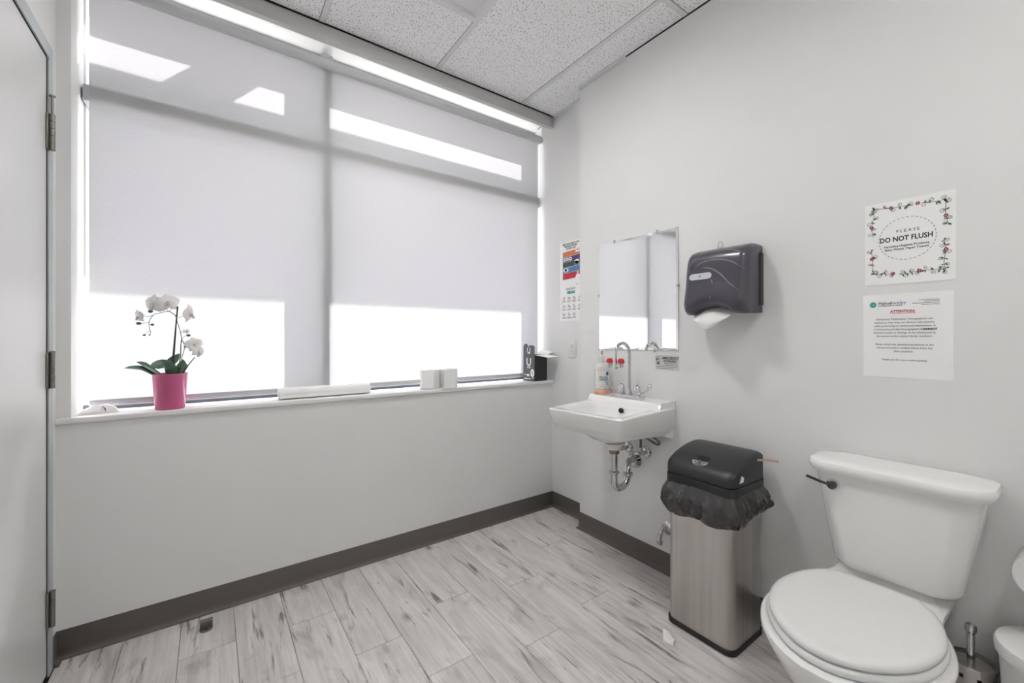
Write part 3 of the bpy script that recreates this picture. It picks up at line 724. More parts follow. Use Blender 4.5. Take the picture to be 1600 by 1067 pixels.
def leaf2(s, t, ang, ln=.010):
    c = S(s, t, .0015); d = Vector((0, -math.cos(ang), math.sin(ang))); n = Vector((0, -d.z, d.y))
    quad(lv, [c, c+d*ln*.45+n*ln*.24, c+d*ln, c+d*ln*.45-n*ln*.24])
fls = [(.08,.28),(.085,.67),(.31,.08),(.61,.082),(.90,.277),(.90,.654),(.335,.872),(.63,.867)]
for s, t in fls:
    fw_ = MB(); fc = MB()
    c = S(s, t, .0016)
    for k in range(6):
        a = 2*PI*k/6; cc_ = c+Vector((0, -.0034*math.cos(a), .0034*math.sin(a)))
        quad(fw_, [cc_+Vector((0, -.0026*math.cos(2*PI*j/8), .0026*math.sin(2*PI*j/8))) for j in range(8)])
    quad(fw_, [c+Vector((0, -.004*math.cos(2*PI*j/10), .004*math.sin(2*PI*j/10))) for j in range(10)])
    quad(fc, [c+Vector((-.0003, -.0016*math.cos(2*PI*j/8), .0016*math.sin(2*PI*j/8))) for j in range(8)])
    vf = ob('printed_flower', fw_, M['pinkink'], nf, smooth=False, fixn=False); ob('flower_centre', fc, M['paper'], vf, smooth=False, fixn=False)
rnd = random.Random(3)
runs = [[(.10,.06),(.31,.08),(.46,.085),(.56,.095)], [(.66,.085),(.80,.10),(.90,.09)], [(.90,.09),(.90,.277),(.93,.39)], [(.88,.54),(.90,.654),(.88,.80),(.90,.88)],
        [(.90,.88),(.80,.87),(.63,.867),(.50,.885),(.42,.88)], [(.335,.872),(.20,.865),(.10,.86)], [(.10,.86),(.09,.67),(.075,.55)], [(.10,.06),(.11,.15),(.08,.28),(.10,.40)]]
for rn in runs:
    pts = smoothpath([S(s, t, .0014) for s, t in rn], 6); stroke(pts, .0012)
    for k in range(1, len(pts), 3):
        p = pts[k]; s = (SY0-p.y)/SW; t = (SZ1-p.z)/SH; sg = 1 if k % 2 else -1
        vert = abs(pts[k].z-pts[k-1].z) > abs(pts[k].y-pts[k-1].y)
        off = .035*sg
        curl(s+(off if vert else 0), t+(0 if vert else off*.75), .0065*rnd.uniform(.75,1.15), rnd.uniform(0,6.28), 1.4, sg)
        for q_ in range(2): leaf2(s, t, rnd.uniform(0, 6.28), rnd.uniform(.008,.012))
ob('vine', vine, M['ink'], nf, smooth=False, fixn=False)
ob('vine_leaves', lv, M['greenink'], nf, smooth=False, fixn=False)

AY0, AY1, AZ0, AZ1 = .466, .248, 1.037, 1.314
na = thing('attention_notice', (XW, .357, AZ0), 'white attention notice with a green clinic logo and black paragraphs', 'sign')
ob('sheet', MB().box(XW-.0011, XW-.0001, AY1, AY0, AZ0, AZ1), M['paper'], na, smooth=False)
S2 = sheetfn(AY0, AY1, AZ0, AZ1); lt = MB()
tx(lt, S2, .185, .110, "Halton", .0125, .0002, 1, 'LEFT'); 
tx(lt, S2, .185, .140, "& WOMEN'S HEALTH CENTRE", .0046, .0002, .98, 'LEFT')
for k, (a, b_) in enumerate(((.64,.86),(.70,.86),(.57,.86),(.67,.86))):
    t = .085+.018*k; quad(lt, [S2(a, t, .0014), S2(b_, t, .0014), S2(b_, t+.0045, .0014), S2(a, t+.0045, .0014)])
bl = ["Ultrasound Technicians / Sonographers are", "limited to what they can discuss with patients", "while performing an ultrasound examination. It", None,
      "disclose results or findings of the ultrasound to", "the patient and/or patient family members."]
for k, t in enumerate(bl):
    if t: tx(lt, S2, .475, .303+.0405*k, t, .0084, .00004, .94)
tx(lt, S2, .13, .303+.0405*3, "is clinic protocol that Sonographers", .0084, .00004, .94, 'LEFT'); tx(lt, S2, .835, .303+.0405*3, "CANNOT", .0088, .00045, .98, 'RIGHT')
for k, t in enumerate(["Please direct any questions pertaining to the", "ultrasound and/or medical advice from the", "clinic physician."]):
    tx(lt, S2, .475, .605+.0405*k, t, .0084, .00004, .94)
tx(lt, S2, .48, .788, "Thank you for your understanding.", .0084, .00004, .94)
ob('lettering', lt, M['ink'], na, smooth=False, fixn=False)
lt = MB(); tx(lt, S2, .465, .212, "ATTENTION:", .0120, .0004, .86)
quad(lt, [S2(.325, .232, .0014), S2(.61, .232, .0014), S2(.61, .236, .0014), S2(.325, .236, .0014)])
ob('heading', lt, M['redink'], na, smooth=False, fixn=False)
lt = MB(); tx(lt, S2, .325, .110, "Fertility", .0125, .0001, 1, 'LEFT'); ob('clinic_name', lt, M['blueink'], na, smooth=False, fixn=False)
lg = MB(); c = S2(.122, .123, .0014); quad(lg, [c+Vector((0, -.0092*math.cos(2*PI*j/24), .0092*math.sin(2*PI*j/24))) for j in range(24)])
lo = ob('logo', lg, M['teal'], na, smooth=False, fixn=False)
lg = MB(); c = S2(.122, .123, .0017)
quad(lg, [c+Vector((0, -x, z)) for x, z in ((-.007,-.001),(-.004,.0025),(-.001,.001),(.003,.0035),(.007,.0005),(.004,.0008),(.001,-.002),(-.003,0))])
ob('logo_wave', lg, M['tealpale'], lo, smooth=False, fixn=False)

# paper towel dispenser, lofted along the wall
dsp = thing('towel_dispenser', (XW, .925, 1.268), 'smoky purple plastic paper towel dispenser on the wall beside the mirror', 'dispenser')
DY_0, DY_1 = .793, 1.058
FZ = [(1.268,.128),(1.285,.158),(1.310,.168),(1.340,.163),(1.39,.150),(1.45,.142),(1.50,.132),(1.525,.118),(1.541,.092),(1.549,.06)]
def fdep(z):
    if z <= FZ[0][0]: return FZ[0][1]
    for (a, d0), (b_, d1) in zip(FZ[:-1], FZ[1:]):
        if z <= b_: return d0+(d1-d0)*(z-a)/(b_-a)
    return FZ[-1][1]
def endf(y): # rounding of the side edges
    e_ = min(y-DY_0, DY_1-y); return 1-.16*max(0, 1-e_/.03)**2
def zbot(y):
    c_ = (y-.925)/.085
    return 1.268+(.030*(1-c_*c_) if abs(c_) < 1 else 0)
secs = []; ny = 40
for i in range(ny+1):
    y = DY_0+(DY_1-DY_0)*i/ny; zb = zbot(y); k = endf(y); sec = [wp(y, zb+.004, .001), wp(y, zb, fdep(1.268)*k*.55)]
    zt = 1.553-.012*max(0, 1-min(y-DY_0, DY_1-y)/.02)**2
    for j in range(19):
        z = zb+(zt-zb)*j/18; zz = max(zb, z)
        sec.append(wp(y, zz, fdep(1.268+(zz-zb)*(1.549-1.268)/(zt-zb))*k))
    sec += [wp(y, zt+.002, .035*k), wp(y, zt+.002, .001)]
    secs.append(sec)
ob('cover', MB().loft(secs), M['smoke'], dsp, ang=42)
ob('back_plate', MB().box(XW-.030, XW-.0005, DY_0-.006, DY_1+.006, 1.300, 1.515, .004, 2), M['smokeedge'], dsp)
def fpt(u, v, lift=.002):
    x = XW-.15
    for _ in range(6):
        p = atx(u, v, x); x = XW-fdep(p.z)-lift
    return atx(u, v, x)
def z6(a, b_): return 1020+a/5.335, 340+b_/5.335
for pts in (((300,460),(330,380),(420,300),(560,270),(680,270),(770,300)), ((350,430),(420,375),(540,350),(650,365),(770,430)),
            ((400,425),(480,425),(560,470),(640,550),(720,605)), ((480,500),(500,560),(490,630),(470,690))):
    ob('ridge', MB().tube([fpt(*z6(*p)) for p in pts], [.001,.0034,.0036,.0030,.001], 8, 6), M['ridge'], dsp, ang=70)
# badge
bc = [fpt(*z6(a, b_), .001) for a, b_ in ((330,500),(465,482))]
def pill(mb, p, q, r, nrm, n=10):
    d = (q-p).normalized(); s = nrm.cross(d).normalized(); pts = []
    for k in range(n+1): a = PI/2+PI*k/n; pts.append(p+(d*math.cos(a)+s*math.sin(a))*r)
    for k in range(n+1): a = -PI/2+PI*k/n; pts.append(q+(d*math.cos(a)+s*math.sin(a))*r)
    return mb.prism([v-nrm*.004 for v in pts], nrm*.0065)
bgo = ob('badge', pill(MB(), bc[0], bc[1], .0135, Vector((-1,0,.08)).normalized()), M['badge'], dsp, smooth=False)
ob('badge_rim', pill(MB(), bc[0]+Vector((.0012,0,0)), bc[1]+Vector((.0012,0,0)), .0155, Vector((-1,0,.08)).normalized()), M['smokeedge'], dsp, smooth=False)
bm_ = (bc[0]+bc[1])/2+Vector((-.0032,0,0)); lg = MB()
for pts in ([(-.008,-.001),(-.003,.004),(.001,.0045),(-.002,.0025),(-.004,-.001)], [(.001,.0045),(.009,.003),(.005,.0055)], [(-.001,.003),(.001,.003),(.0012,-.006),(-.001,-.006)], [(.001,.002),(.006,-.0005),(.002,.0002)]):
    quad(lg, [bm_+Vector((0, -a, b_)) for a, b_ in pts])
ob('badge_mark', lg, M['ink'], bgo, smooth=False, fixn=False)
# hanging key on the top edge
ky = thing('dispenser_key', (XW-.06, .945, 1.552), 'white plastic hook key standing on the towel dispenser top', 'key')
kc = Vector((XW-.075, .930, 1.5475))
ob('key_base', MB().box(kc.x-.005, kc.x+.005, kc.y-.012, kc.y+.012, kc.z, kc.z+.009, .002, 2), M['trimgrey'], ky)
ob('key_loop', MB().tube([kc+Vector((0,-.009,.006)), kc+Vector((0,-.010,.018)), kc+Vector((0,-.005,.029)), kc+Vector((0,.003,.029)), kc+Vector((0,.008,.018)), kc+Vector((0,.007,.006))], .0022, 8, 5), M['trimgrey'], ky)
# towel sheet
secs = []
for i in range(13):
    x = i/12; sec = []
    for j in range(15):
        t = (j-7)/7
        hw_ = .088-.030*x**1.6; y = .932+.012*x+t*hw_
        z = 1.302-(.098*x)*(1-.42*t*t*x)-.004*t*t
        d = .090+.075*math.sin(x*PI*.62)+.006*math.sin(t*4+x*3)-.02*t*t
        sec.append(wp(y, z, d))
    secs.append(sec)
single('paper_towel', MB().loft(secs, closed=False), M['towel'], 'white folded paper towel hanging out of the dispenser', 'paper towel', fixn=False)

# ---------------------------------------------------------------- sink
sk_ = thing('wall_sink', (XW, 1.40, .66), 'white porcelain wall-hung sink with chrome faucet and bare trap', 'sink')
ZD, ZR = .857, .829
def rnd_poly(pts, r, n=5):
    out = []; m_ = len(pts)
    for i in range(m_):
        p = Vector(pts[i]); a = Vector(pts[i-1]); b_ = Vector(pts[(i+1)%m_]); rr = r[i] if isinstance(r, (list,tuple)) else r
        rr = min(rr, (a-p).length*.45, (b_-p).length*.45)
        p0 = p+(a-p).normalized()*rr; p1 = p+(b_-p).normalized()*rr
        for k in range(n+1): t = k/n; out.append(p0*(1-t)**2+p*2*t*(1-t)+p1*t*t)
    return out
# outer outline (x, y)
OUT = [(XW,1.187),(1.36,1.130),(1.325,1.545),(XW,1.652)]
def outl(ins, r): 
    cx_, cy_ = 1.60, 1.385
    pts = [(XW, OUT[0][1]+ins), (OUT[1][0]+ins, OUT[1][1]+ins*.9), (OUT[2][0]+ins, OUT[2][1]-ins*.9), (XW, OUT[3][1]-ins)]
    return rnd_poly(pts, [.003, r, r, .003], 6)
def lev(pts, z): return [Vector((p.x, p.y, z)) for p in pts]
def slope(pts, z0, z1, x0=1.36, x1=XW): return [Vector((p.x, p.y, z0+(z1-z0)*min(1, max(0, (p.x-x0)/(x1-x0))))) for p in pts]
# bowl opening
def bowl(ins, z, n=7):
    pts = [(1.690-ins, 1.222+ins), (1.400+ins, 1.168+ins), (1.368+ins, 1.512-ins), (1.690-ins, 1.585-ins)]
    return [Vector((p.x, p.y, z)) for p in rnd_poly(pts, [.05,.05,.05,.05], n-1)]
bas = MB()
o_up = outl(0, .022)
bas.loft([slope(outl(.030, .022), .735, .690), slope(outl(.016, .022), .757, .712), slope(outl(.010, .022), .766, .722), lev(outl(.001, .022), ZR-.010), lev(outl(.0, .022), ZR-.004), lev(outl(.004, .022), ZR)])
# replace flat cap: cut the bowl with a lofted inner surface sitting on the rim
bas.f.pop()
no_ = len(outl(.004, .022)); ringo = list(range(len(bas.v)-no_, len(bas.v)))
inner = bowl(0, ZR)
if len(inner) != no_: raise RuntimeError('sink rim %d %d' % (len(inner), no_))
b0 = len(bas.v)
rings = [inner, bowl(.006, ZR-.004), bowl(.012, ZR-.018), bowl(.035, ZR-.075), bowl(.065, ZR-.110), bowl(.105, ZR-.128)]
for rg in rings: bas.v += rg
def bridge(a, b_): 
    for j in range(no_): k = (j+1) % no_; bas.f.append((a[j], a[k], b_[k], b_[j]))
prev = ringo
for i in range(len(rings)):
    cur = list(range(b0+i*no_, b0+(i+1)*no_)); bridge(prev, cur); prev = cur
bas.f.append(tuple(prev))
bo = ob('basin', bas, M['porcelain'], sk_, ang=40)
# deck ledge at the back with sloped step
DK = MB()
DK.loft([[Vector((1.700,1.182,ZR-.002)), Vector((1.716,1.186,ZD-.004)), Vector((1.722,1.188,ZD)), Vector((XW-.001,1.190,ZD+.001)), Vector((XW-.001,1.188,ZR-.002))],
         [Vector((1.690,1.215,ZR-.002)), Vector((1.706,1.215,ZD-.004)), Vector((1.712,1.215,ZD)), Vector((XW-.001,1.215,ZD+.001)), Vector((XW-.001,1.215,ZR-.002))],
         [Vector((1.690,1.595,ZR-.002)), Vector((1.706,1.595,ZD-.004)), Vector((1.712,1.595,ZD)), Vector((XW-.001,1.595,ZD+.001)), Vector((XW-.001,1.595,ZR-.002))],
         [Vector((1.700,1.640,ZR-.002)), Vector((1.712,1.638,ZD-.004)), Vector((1.718,1.636,ZD)), Vector((XW-.001,1.646,ZD+.001)), Vector((XW-.001,1.648,ZR-.002))]])
ob('deck', DK, M['porcelain'], sk_, ang=30)
# underside bowl and wall bracket
ub = MB(); secs = []
for z, kx, ky_ in ((.752, 1.0, 1.0), (.735, .96, .93), (.712, .84, .78), (.692, .66, .60), (.676, .42, .38), (.668, .20, .20), (.660, .17, .16)):
    secs.append([Vector((1.565+.165*kx*math.cos(2*PI*j/28), 1.345+.165*ky_*math.sin(2*PI*j/28), z)) for j in range(28)])
ub.loft(secs); ob('bowl_underside', ub, M['porcelain'], sk_)
ob('wall_bracket', MB().loft([[Vector((1.66,1.22,.735)), Vector((XW-.001,1.20,.715)), Vector((XW-.001,1.60,.715)), Vector((1.66,1.58,.735))], [Vector((1.74,1.225,.700)), Vector((XW-.001,1.205,.672)), Vector((XW-.001,1.59,.672)), Vector((1.74,1.57,.700))]]), M['porcelain'], sk_, smooth=False)
ob('overflow_hole', MB().lathe([(.0125, 0), (.0125, .010), (.009, .010), (.009, .003)], (1.661, 1.380, .804), 18, 'x'), M['gapdark'], sk_)
ob('drain', MB().lathe([(.021, 0), (.024, .002), (.022, .004), (0, .003)], (1.55, 1.345, ZR-.1285), 20), M['chrome'], sk_)
# faucet
fy, fx = 1.408, 1.765
fa = ob('faucet', MB().box(fx-.030, fx+.026, fy-.082, fy+.082, ZD, ZD+.018, .005, 3), M['chrome'], sk_)
spt = [(fx, fy, ZD+.016), (fx, fy, ZD+.10), (fx, fy, 1.085)]
arc = [(fx-.055+.055*math.cos(a), fy, 1.085+.055*math.sin(a)) for a in [PI*k/12 for k in range(1, 13)]]
ob('spout', MB().tube(spt+arc+[(fx-.11, fy, 1.045)], .0082, 14), M['chrome'], fa)
ob('spout_collar', MB().lathe([(.016, 0), (.016, .012), (.012, .020), (.010, .030)], (fx, fy, ZD+.015), 16), M['chrome'], fa)
ob('eyewash_body', MB().lathe([(.0125, 0), (.013, .012), (.011, .030), (.0095, .045)], (fx-.11, fy, 1.010), 14).tube([(fx-.11, fy-.037, 1.026), (fx-.11, fy+.037, 1.026)], .008, 10).lathe([(.012, -.002), (.014, .018)], (fx-.11, fy-.036, 1.022), 12).lathe([(.012, -.002), (.014, .018)], (fx-.11, fy+.036, 1.022), 12), M['pipe'], fa)
for s in (-1, 1):
    ob('eyewash_cap', MB().lathe([(.006, 0), (.0155, .003), (.0165, .016), (.013, .024), (.005, .027)], (fx-.11, fy+s*.036, 1.038), 16).box(fx-.116, fx-.104, fy+s*.036-.004+s*.014, fy+s*.036+.004+s*.016, 1.044, 1.052), M['red'], fa)
    hd = ob('handle', MB().lathe([(.019, 0), (.020, .008), (.018, .030), (.015, .044), (.010, .050), (.004, .051)], (fx-.002, fy+s*.050, ZD+.016), 18), M['chrome'], fa)
    pth = [Vector((fx-.004, fy+s*.060, ZD+.028)), Vector((fx-.007, fy+s*.085, ZD+.032)), Vector((fx-.012, fy+s*.115, ZD+.046)), Vector((fx-.016, fy+s*.135, ZD+.070)), Vector((fx-.018, fy+s*.139, ZD+.082))]
    ob('wrist_blade', MB().tube(pth, [.007,.007,.009,.011,.007], 10, 5, flat=.6), M['chrome'], hd)
    ob('handle_button', MB().lathe([(.005, 0), (.005, .002)], (fx-.002, fy+s*.050, ZD+.0665), 10), M['ink'], hd)
# trap
px, py = 1.55, 1.325
tp = MB().lathe([(.034, .0), (.036, .006), (.030, .008)], (px, py, .655), 20)
trap = ob('trap_pipe', MB().tube([(px, py, .660), (px, py, .60), (px, py, .50), (px+.005, py, .475), (px+.026, py+.002, .454), (px+.053, py+.003, .448), (px+.080, py+.004, .456), (px+.100, py+.005, .478), (px+.106, py+.006, .500), (px+.112, py+.010, .528), (px+.135, py+.025, .546), (px+.170, py+.045, .549), (1.79, py+.078, .532), (XW-.005, py+.104, .518)], .0165, 14, 4), M['pipe'], sk_)
ob('drain_flange', MB().lathe([(.034, .0), (.038, .012), (.050, .030), (.045, .032)], (px, py, .642), 22), M['porcelain'], sk_)
mat('brassnut', (.36,.24,.19), .35, 1)
ob('slip_nut', MB().lathe([(.023, 0), (.024, .004), (.024, .014), (.020, .018)], (px, py, .622), 12), M['brassnut'], trap)
ob('slip_nut', MB().lathe([(.019, 0), (.024, .004), (.024, .012), (.018, .016)], (px, py, .524), 14), M['pipe'], trap)
ob('slip_nut', MB().lathe([(.019, 0), (.0245, .004), (.0245, .014), (.018, .018)], (px+.107, py+.006, .494), 14), M['pipe'], trap)
ob('wall_flange', MB().lathe([(.020, -.032), (.026, -.028), (.028, -.018), (.042, -.006), (.044, 0)], (XW-.0005, 1.430, .517), 24, 'x'), M['chrome'], trap)
for y, z, hose in ((1.472, .577, 0), (1.357, .575, 1)):
    v_ = ob('shutoff_valve', MB().tube([(XW-.003, y, z), (XW-.055, y, z)], .0095, 12).tube([(XW-.048, y, z-.006), (XW-.048, y, z+.030)], .0085, 10), M['pipe'], sk_)
    ob('escutcheon', MB().lathe([(.012, -.014), (.022, -.010), (.030, -.003), (.031, 0)], (XW-.0005, y, z), 22, 'x'), M['chrome'], v_)
    ob('valve_knob', MB().lathe([(.006, -.082), (.013, -.080), (.014, -.060), (.008, -.055), (.008, -.050)], (XW, y, z), 12, 'x', 1.3, .7), M['pipe'], v_)
    ob('supply_hose', MB().tube([(XW-.048, y, z+.028), (XW-.048, y, z+.07), (XW-.055, y+.01, z+.13)], .0062, 8, 4), M['inkgrey'], v_)
ob('supply_hose', MB().tube([(XW-.052, 1.345, .672), (XW-.050, 1.30, .655), (XW-.045, 1.262, .640), (XW-.040, 1.252, .648), (XW-.044, 1.268, .665), (XW-.050, 1.31, .685)], .0062, 8, 5), M['inkgrey'], sk_)

# soap bottle on the sink deck
sb = Vector((1.772, 1.602, ZD+.0005))
so = thing('soap_bottle', sb, 'clear pump bottle of orange hand soap on the sink deck', 'soap bottle')
ob('bottle', MB().lathe([(.0, 0), (.038, 0), (.042, .004), (.042, .125), (.040, .142), (.032, .160), (.018, .172), (.0145, .176), (.0145, .186), (0, .186)], sb, 26), M['clearplastic'], so)
ob('soap', MB().lathe([(.0, .001), (.0405, .001), (.0424, .004), (.0424, .020), (.038, .0205), (0, .0205)], sb, 26), M['orangesoap'], so)
lb = MB(); secs = []
def barc(a, z, r=.0426): return sb+Vector((-r*math.cos(a), -r*math.sin(a), z))
a0, a1 = math.radians(-8), math.radians(105)
secs = [[barc(a0+(a1-a0)*k/14, z) for k in range(15)] for z in (.034, .128)]
mat('labelclear', (.86,.82,.78), .4)
lbo = ob('label', MB().loft(secs, closed=False), M['labelclear'], so, fixn=False)
lt = MB()
amid = math.radians(55)
def bt(x, y, z, r=.0431): return barc(amid+x/.0426, z+y, r)
textmesh(lt, "SPECTRUM", .0135, lambda x, y: bt(x, y, .092), bold=.0003, sx=.75)
for z, s_ in ((.076, .028), (.040, .02)):
    lt.loft([[bt(-s_+2*s_*k/8, 0, zz) for k in range(9)] for zz in (z, z+.0014)], closed=False)
ob('lettering', lt, M['ink'], lbo, smooth=False, fixn=False)
ob('label_band', MB().loft([[bt(-.020+.050*k/10, 0, zz) for k in range(11)] for zz in (.079, .086)], closed=False), M['cyanink'], lbo, fixn=False)
ob('label_logo', MB().loft([[bt(.014+.016*k/4, 0, zz, .0432) for k in range(5)] for zz in (.104, .124)], closed=False), M['blueink'], lbo, fixn=False)
pm = ob('pump', MB().lathe([(.017, 0), (.0175, .002), (.0175, .026), (.010, .029), (.0055, .031), (.0055, .052), (.012, .054), (.0125, .066), (.006, .068)], sb+Vector((0,0,.181)), 18), M['offwhite'], so)
ob('nozzle', MB().tube([sb+Vector((0,0,.241)), sb+Vector((-.02,-.012,.242)), sb+Vector((-.034,-.020,.236))], [.006,.0045], 8, 4), M['offwhite'], pm)

# ---------------------------------------------------------------- waste bin
bX0, bX1, bY0, bY1 = 1.535, 1.785, .765, 1.035
bcx, bcy = (bX0+bX1)/2, (bY0+bY1)/2
bn = thing('waste_bin', (bcx, bcy, 0), 'tall stainless steel waste bin with black sensor lid beside the toilet', 'waste bin')
def rr(x0, x1, y0, y1, r, z, n=6):
    pts = []
    for cx_, cy_, a0 in ((x1-r, y1-r, 0), (x0+r, y1-r, PI/2), (x0+r, y0+r, PI), (x1-r, y0+r, 1.5*PI)):
        for k in range(n+1): a = a0+PI/2*k/n; pts.append(Vector((cx_+r*math.cos(a), cy_+r*math.sin(a), z)))
    return pts
def ri(i, z, r=.035): return rr(bX0+i, bX1-i, bY0+i, bY1-i, r, z)
ob('base', MB().loft([ri(.003, 0), ri(-.004, .003), ri(-.004, .020), ri(.004, .023)]), M['blackrubber'], bn)
ob('body', MB().loft([ri(.001, .020), ri(.001, .585)]), M['steelcan'], bn, ang=50)
ob('lid_rim', MB().loft([ri(.004, .575), ri(-.008, .580), ri(-.008, .612), ri(-.004, .615), ri(.0, .616)]), M['blackplastic'], bn)
def resamp(poly, n=96):
    tt = [0]
    for i in range(len(poly)): tt.append(tt[-1]+(poly[(i+1)%len(poly)]-poly[i]).length)
    out = []; i = 0
    for k in range(n):
        q_ = tt[-1]*k/n
        while tt[i+1] <= q_: i += 1
        out.append(poly[i].lerp(poly[(i+1)%len(poly)], (q_-tt[i])/(tt[i+1]-tt[i])))
    return out
def lidz(x):  # arched from the low front to the high back
    t = (x-bX0)/(bX1-bX0); return .652+.066*math.sin(min(1, max(0, t))*PI*.60)**.72
secs = [resamp(ri(-.003, .615)), resamp(ri(-.007, .618)), [Vector((p.x, p.y, lidz(p.x)-.012)) for p in resamp(ri(-.006, 0))]]
for i, dz in ((-.002, -.006), (.006, -.001), (.02, .001), (.05, .003), (.09, .003)):
    secs.append([Vector((p.x, p.y, lidz(p.x)+dz)) for p in resamp(ri(i, 0, max(.012, .035-i*.3)))])
ld = ob('lid', MB().loft(secs), M['blackplastic'], bn, ang=50)
def lz(x, y, d=.0): return Vector((x, y, lidz(x)+.0035+d))
sl = []
ob('sensor_window', MB().loft([[lz(1.592+.011*k*math.cos(a), .905+.026*k*math.sin(a), d) for a in [2*PI*j/20 for j in range(20)]] for k, d in ((1.0, -.004), (1.0, .0012), (.8, .0006))]), M['gapdark'], ld)
pn = []
mat('panelgrey', (.10,.115,.12), .35)
ob('control_panel', MB().loft([[lz(x, y, d) for x, y in ((1.570,.876),(1.570,.936),(1.560,.934),(1.552,.925),(1.548,.906),(1.552,.886),(1.560,.877))] for d in (-.004, .0008)]), M['panelgrey'], ld, smooth=False)
pr_ = MB()
for yy in (.888, .923):
    for k in range(12):
        a, c_ = 2*PI*k/12, 2*PI*(k+1)/12
        quad(pr_, [lz(1.5615+r*.7*math.cos(t), yy+r*math.sin(t), .0014) for r, t in ((.0085,a),(.0085,c_),(.006,c_),(.006,a))])
edge = [(1.570,.876),(1.570,.936),(1.560,.934),(1.552,.925),(1.548,.906),(1.552,.886),(1.560,.877),(1.570,.876)]
for (xa, ya), (xb, yb) in zip(edge[:-1], edge[1:]):
    d = Vector((xb-xa, yb-ya, 0)).normalized(); n = Vector((-d.y, d.x, 0))*.0012
    quad(pr_, [lz(xa, ya, .0014)+n, lz(xb, yb, .0014)+n, lz(xb, yb, .0014)-n, lz(xa, ya, .0014)-n])
ob('control_print', pr_, M['badge'], ld, smooth=False, fixn=False)
ys_ = bY0-.0078
ob('torn_label', MB().prism([Vector((1.572, ys_, .634)), Vector((1.600, ys_, .633)), Vector((1.606, ys_, .648)), Vector((1.596, ys_+.001, .655)), Vector((1.590, ys_+.001, .658)), Vector((1.580, ys_+.001, .640))], (0,-.0008,0)), M['label'], bn, smooth=False)
# bin bag: puckered skirt of black film around the top of the body
bgm = MB(); secs = []; ring = ri(0, 0, .035); nr = []
per = []
rr0 = rr(bX0, bX1, bY0, bY1, .04, 0, 14)
# resample evenly
tot = [0]
for i in range(len(rr0)): tot.append(tot[-1]+(rr0[(i+1)%len(rr0)]-rr0[i]).length)
NB = 150
for k in range(NB):
    s = tot[-1]*k/NB; i = max(j for j in range(len(rr0)) if tot[j] <= s); t = (s-tot[i])/(tot[i+1]-tot[i])
    per.append(rr0[i].lerp(rr0[(i+1)%len(rr0)], t))
cen = Vector((bcx, bcy, 0))
for li in range(15):
    x = li/14; sec = []
    for k, p in enumerate(per):
        n = (p-cen).normalized(); a = 2*PI*k/NB
        low = .494+.022*noise.noise(Vector((math.cos(a)*1.7, math.sin(a)*1.7, 3)))-.030*max(0, math.cos(a-2.5))
        z = .592+(low-.592)*x
        puff = .004+.034*math.sin(min(1, x*1.15)*PI*.62)*(1 if x < .85 else 1-.35*(x-.85)/.15)
        w_ = noise.noise(Vector((math.cos(a)*7+z*8, math.sin(a)*7, z*9)))*.55+noise.noise(Vector((math.cos(a)*18, math.sin(a)*18, z*26+4)))*.42+noise.noise(Vector((math.cos(a)*40, math.sin(a)*40, z*40+9)))*.18
        puff = max(.0035, puff*(1+.9*w_*(.25+.75*x)))
        if n.x > .6: puff = min(puff, XW-.006-p.x)
        sec.append(p+n*puff+Vector((0,0,z+.006*w_*x)))
    secs.append(sec)
inner_ = [[q+(cen-q).xy.normalized().to_3d()*.006+Vector((0,0,.003)) for q in secs[-1]], [p+(p-cen).normalized()*.0025+Vector((0,0,.52)) for p in per]]
bgm.loft(secs+inner_, cap=False)
single('bin_bag', bgm, M['bag'], 'black plastic bag skirt folded over the steel waste bin', 'bin bag', ang=60)
# wooden stick caught under the lid
sp0 = Vector((1.735, bY0-.0085, .693)); 
single('wooden_stick', MB().loft([[c_+Vector((0,0,dz)) for dz in (-.004,.004)]+[c_+Vector((.0015,-.0015,dz)) for dz in (.004,-.004)] for c_ in (Vector((1.700,.752,.700)), Vector((1.755,.745,.692)), Vector((1.805,.728,.682)), Vector((1.812,.724,.680)))]), M['wood'], 'flat wooden stick poking out beside the bin lid', 'stick', smooth=False)
# scrap of paper on the floor
sc_ = MB(); secs = []
sp = [atz(*p, 0) for p in ((1035.5,984),(1044,992),(1050,995),(1054.5,1003),(1052.5,1010),(1044,1006),(1036,1003))]
cenp = sum(sp, Vector())/len(sp)
secs = [[p+Vector((0,0,.0006)) for p in sp], [p.lerp(cenp, .06)+Vector((0,0,.010+.008*math.sin(i*2.1))) for i, p in enumerate(sp)], [p.lerp(cenp, .5)+Vector((0,0,.013+.006*math.cos(i*2.7))) for i, p in enumerate(sp)]]
single('paper_scrap', MB().loft(secs), M['tissue'], 'crumpled scrap of white paper on the floor by the bin', 'paper scrap', ang=20)
# chrome pipe stub with elbow low on the wall beside the bin
ps = thing('supply_stub', (XW, 1.235, .21), 'chrome elbow valve low on the wall behind the bin', 'pipe')
ob('elbow', MB().tube([(XW-.002, 1.232, .225), (XW-.03, 1.236, .225), (XW-.046, 1.240, .212), (XW-.050, 1.243, .185), (XW-.050, 1.243, .165)], .0115, 12, 4), M['chrome'], ps)
ob('escutcheon', MB().lathe([(.014, -.010), (.026, -.006), (.033, 0)], (XW-.0005, 1.232, .225), 20, 'x'), M['chrome'], ps)
ob('end_collar', MB().lathe([(.014, 0), (.016, .003), (.016, .014), (.012, .017)], (XW-.050, 1.243, .156), 14), M['chrome'], ps)

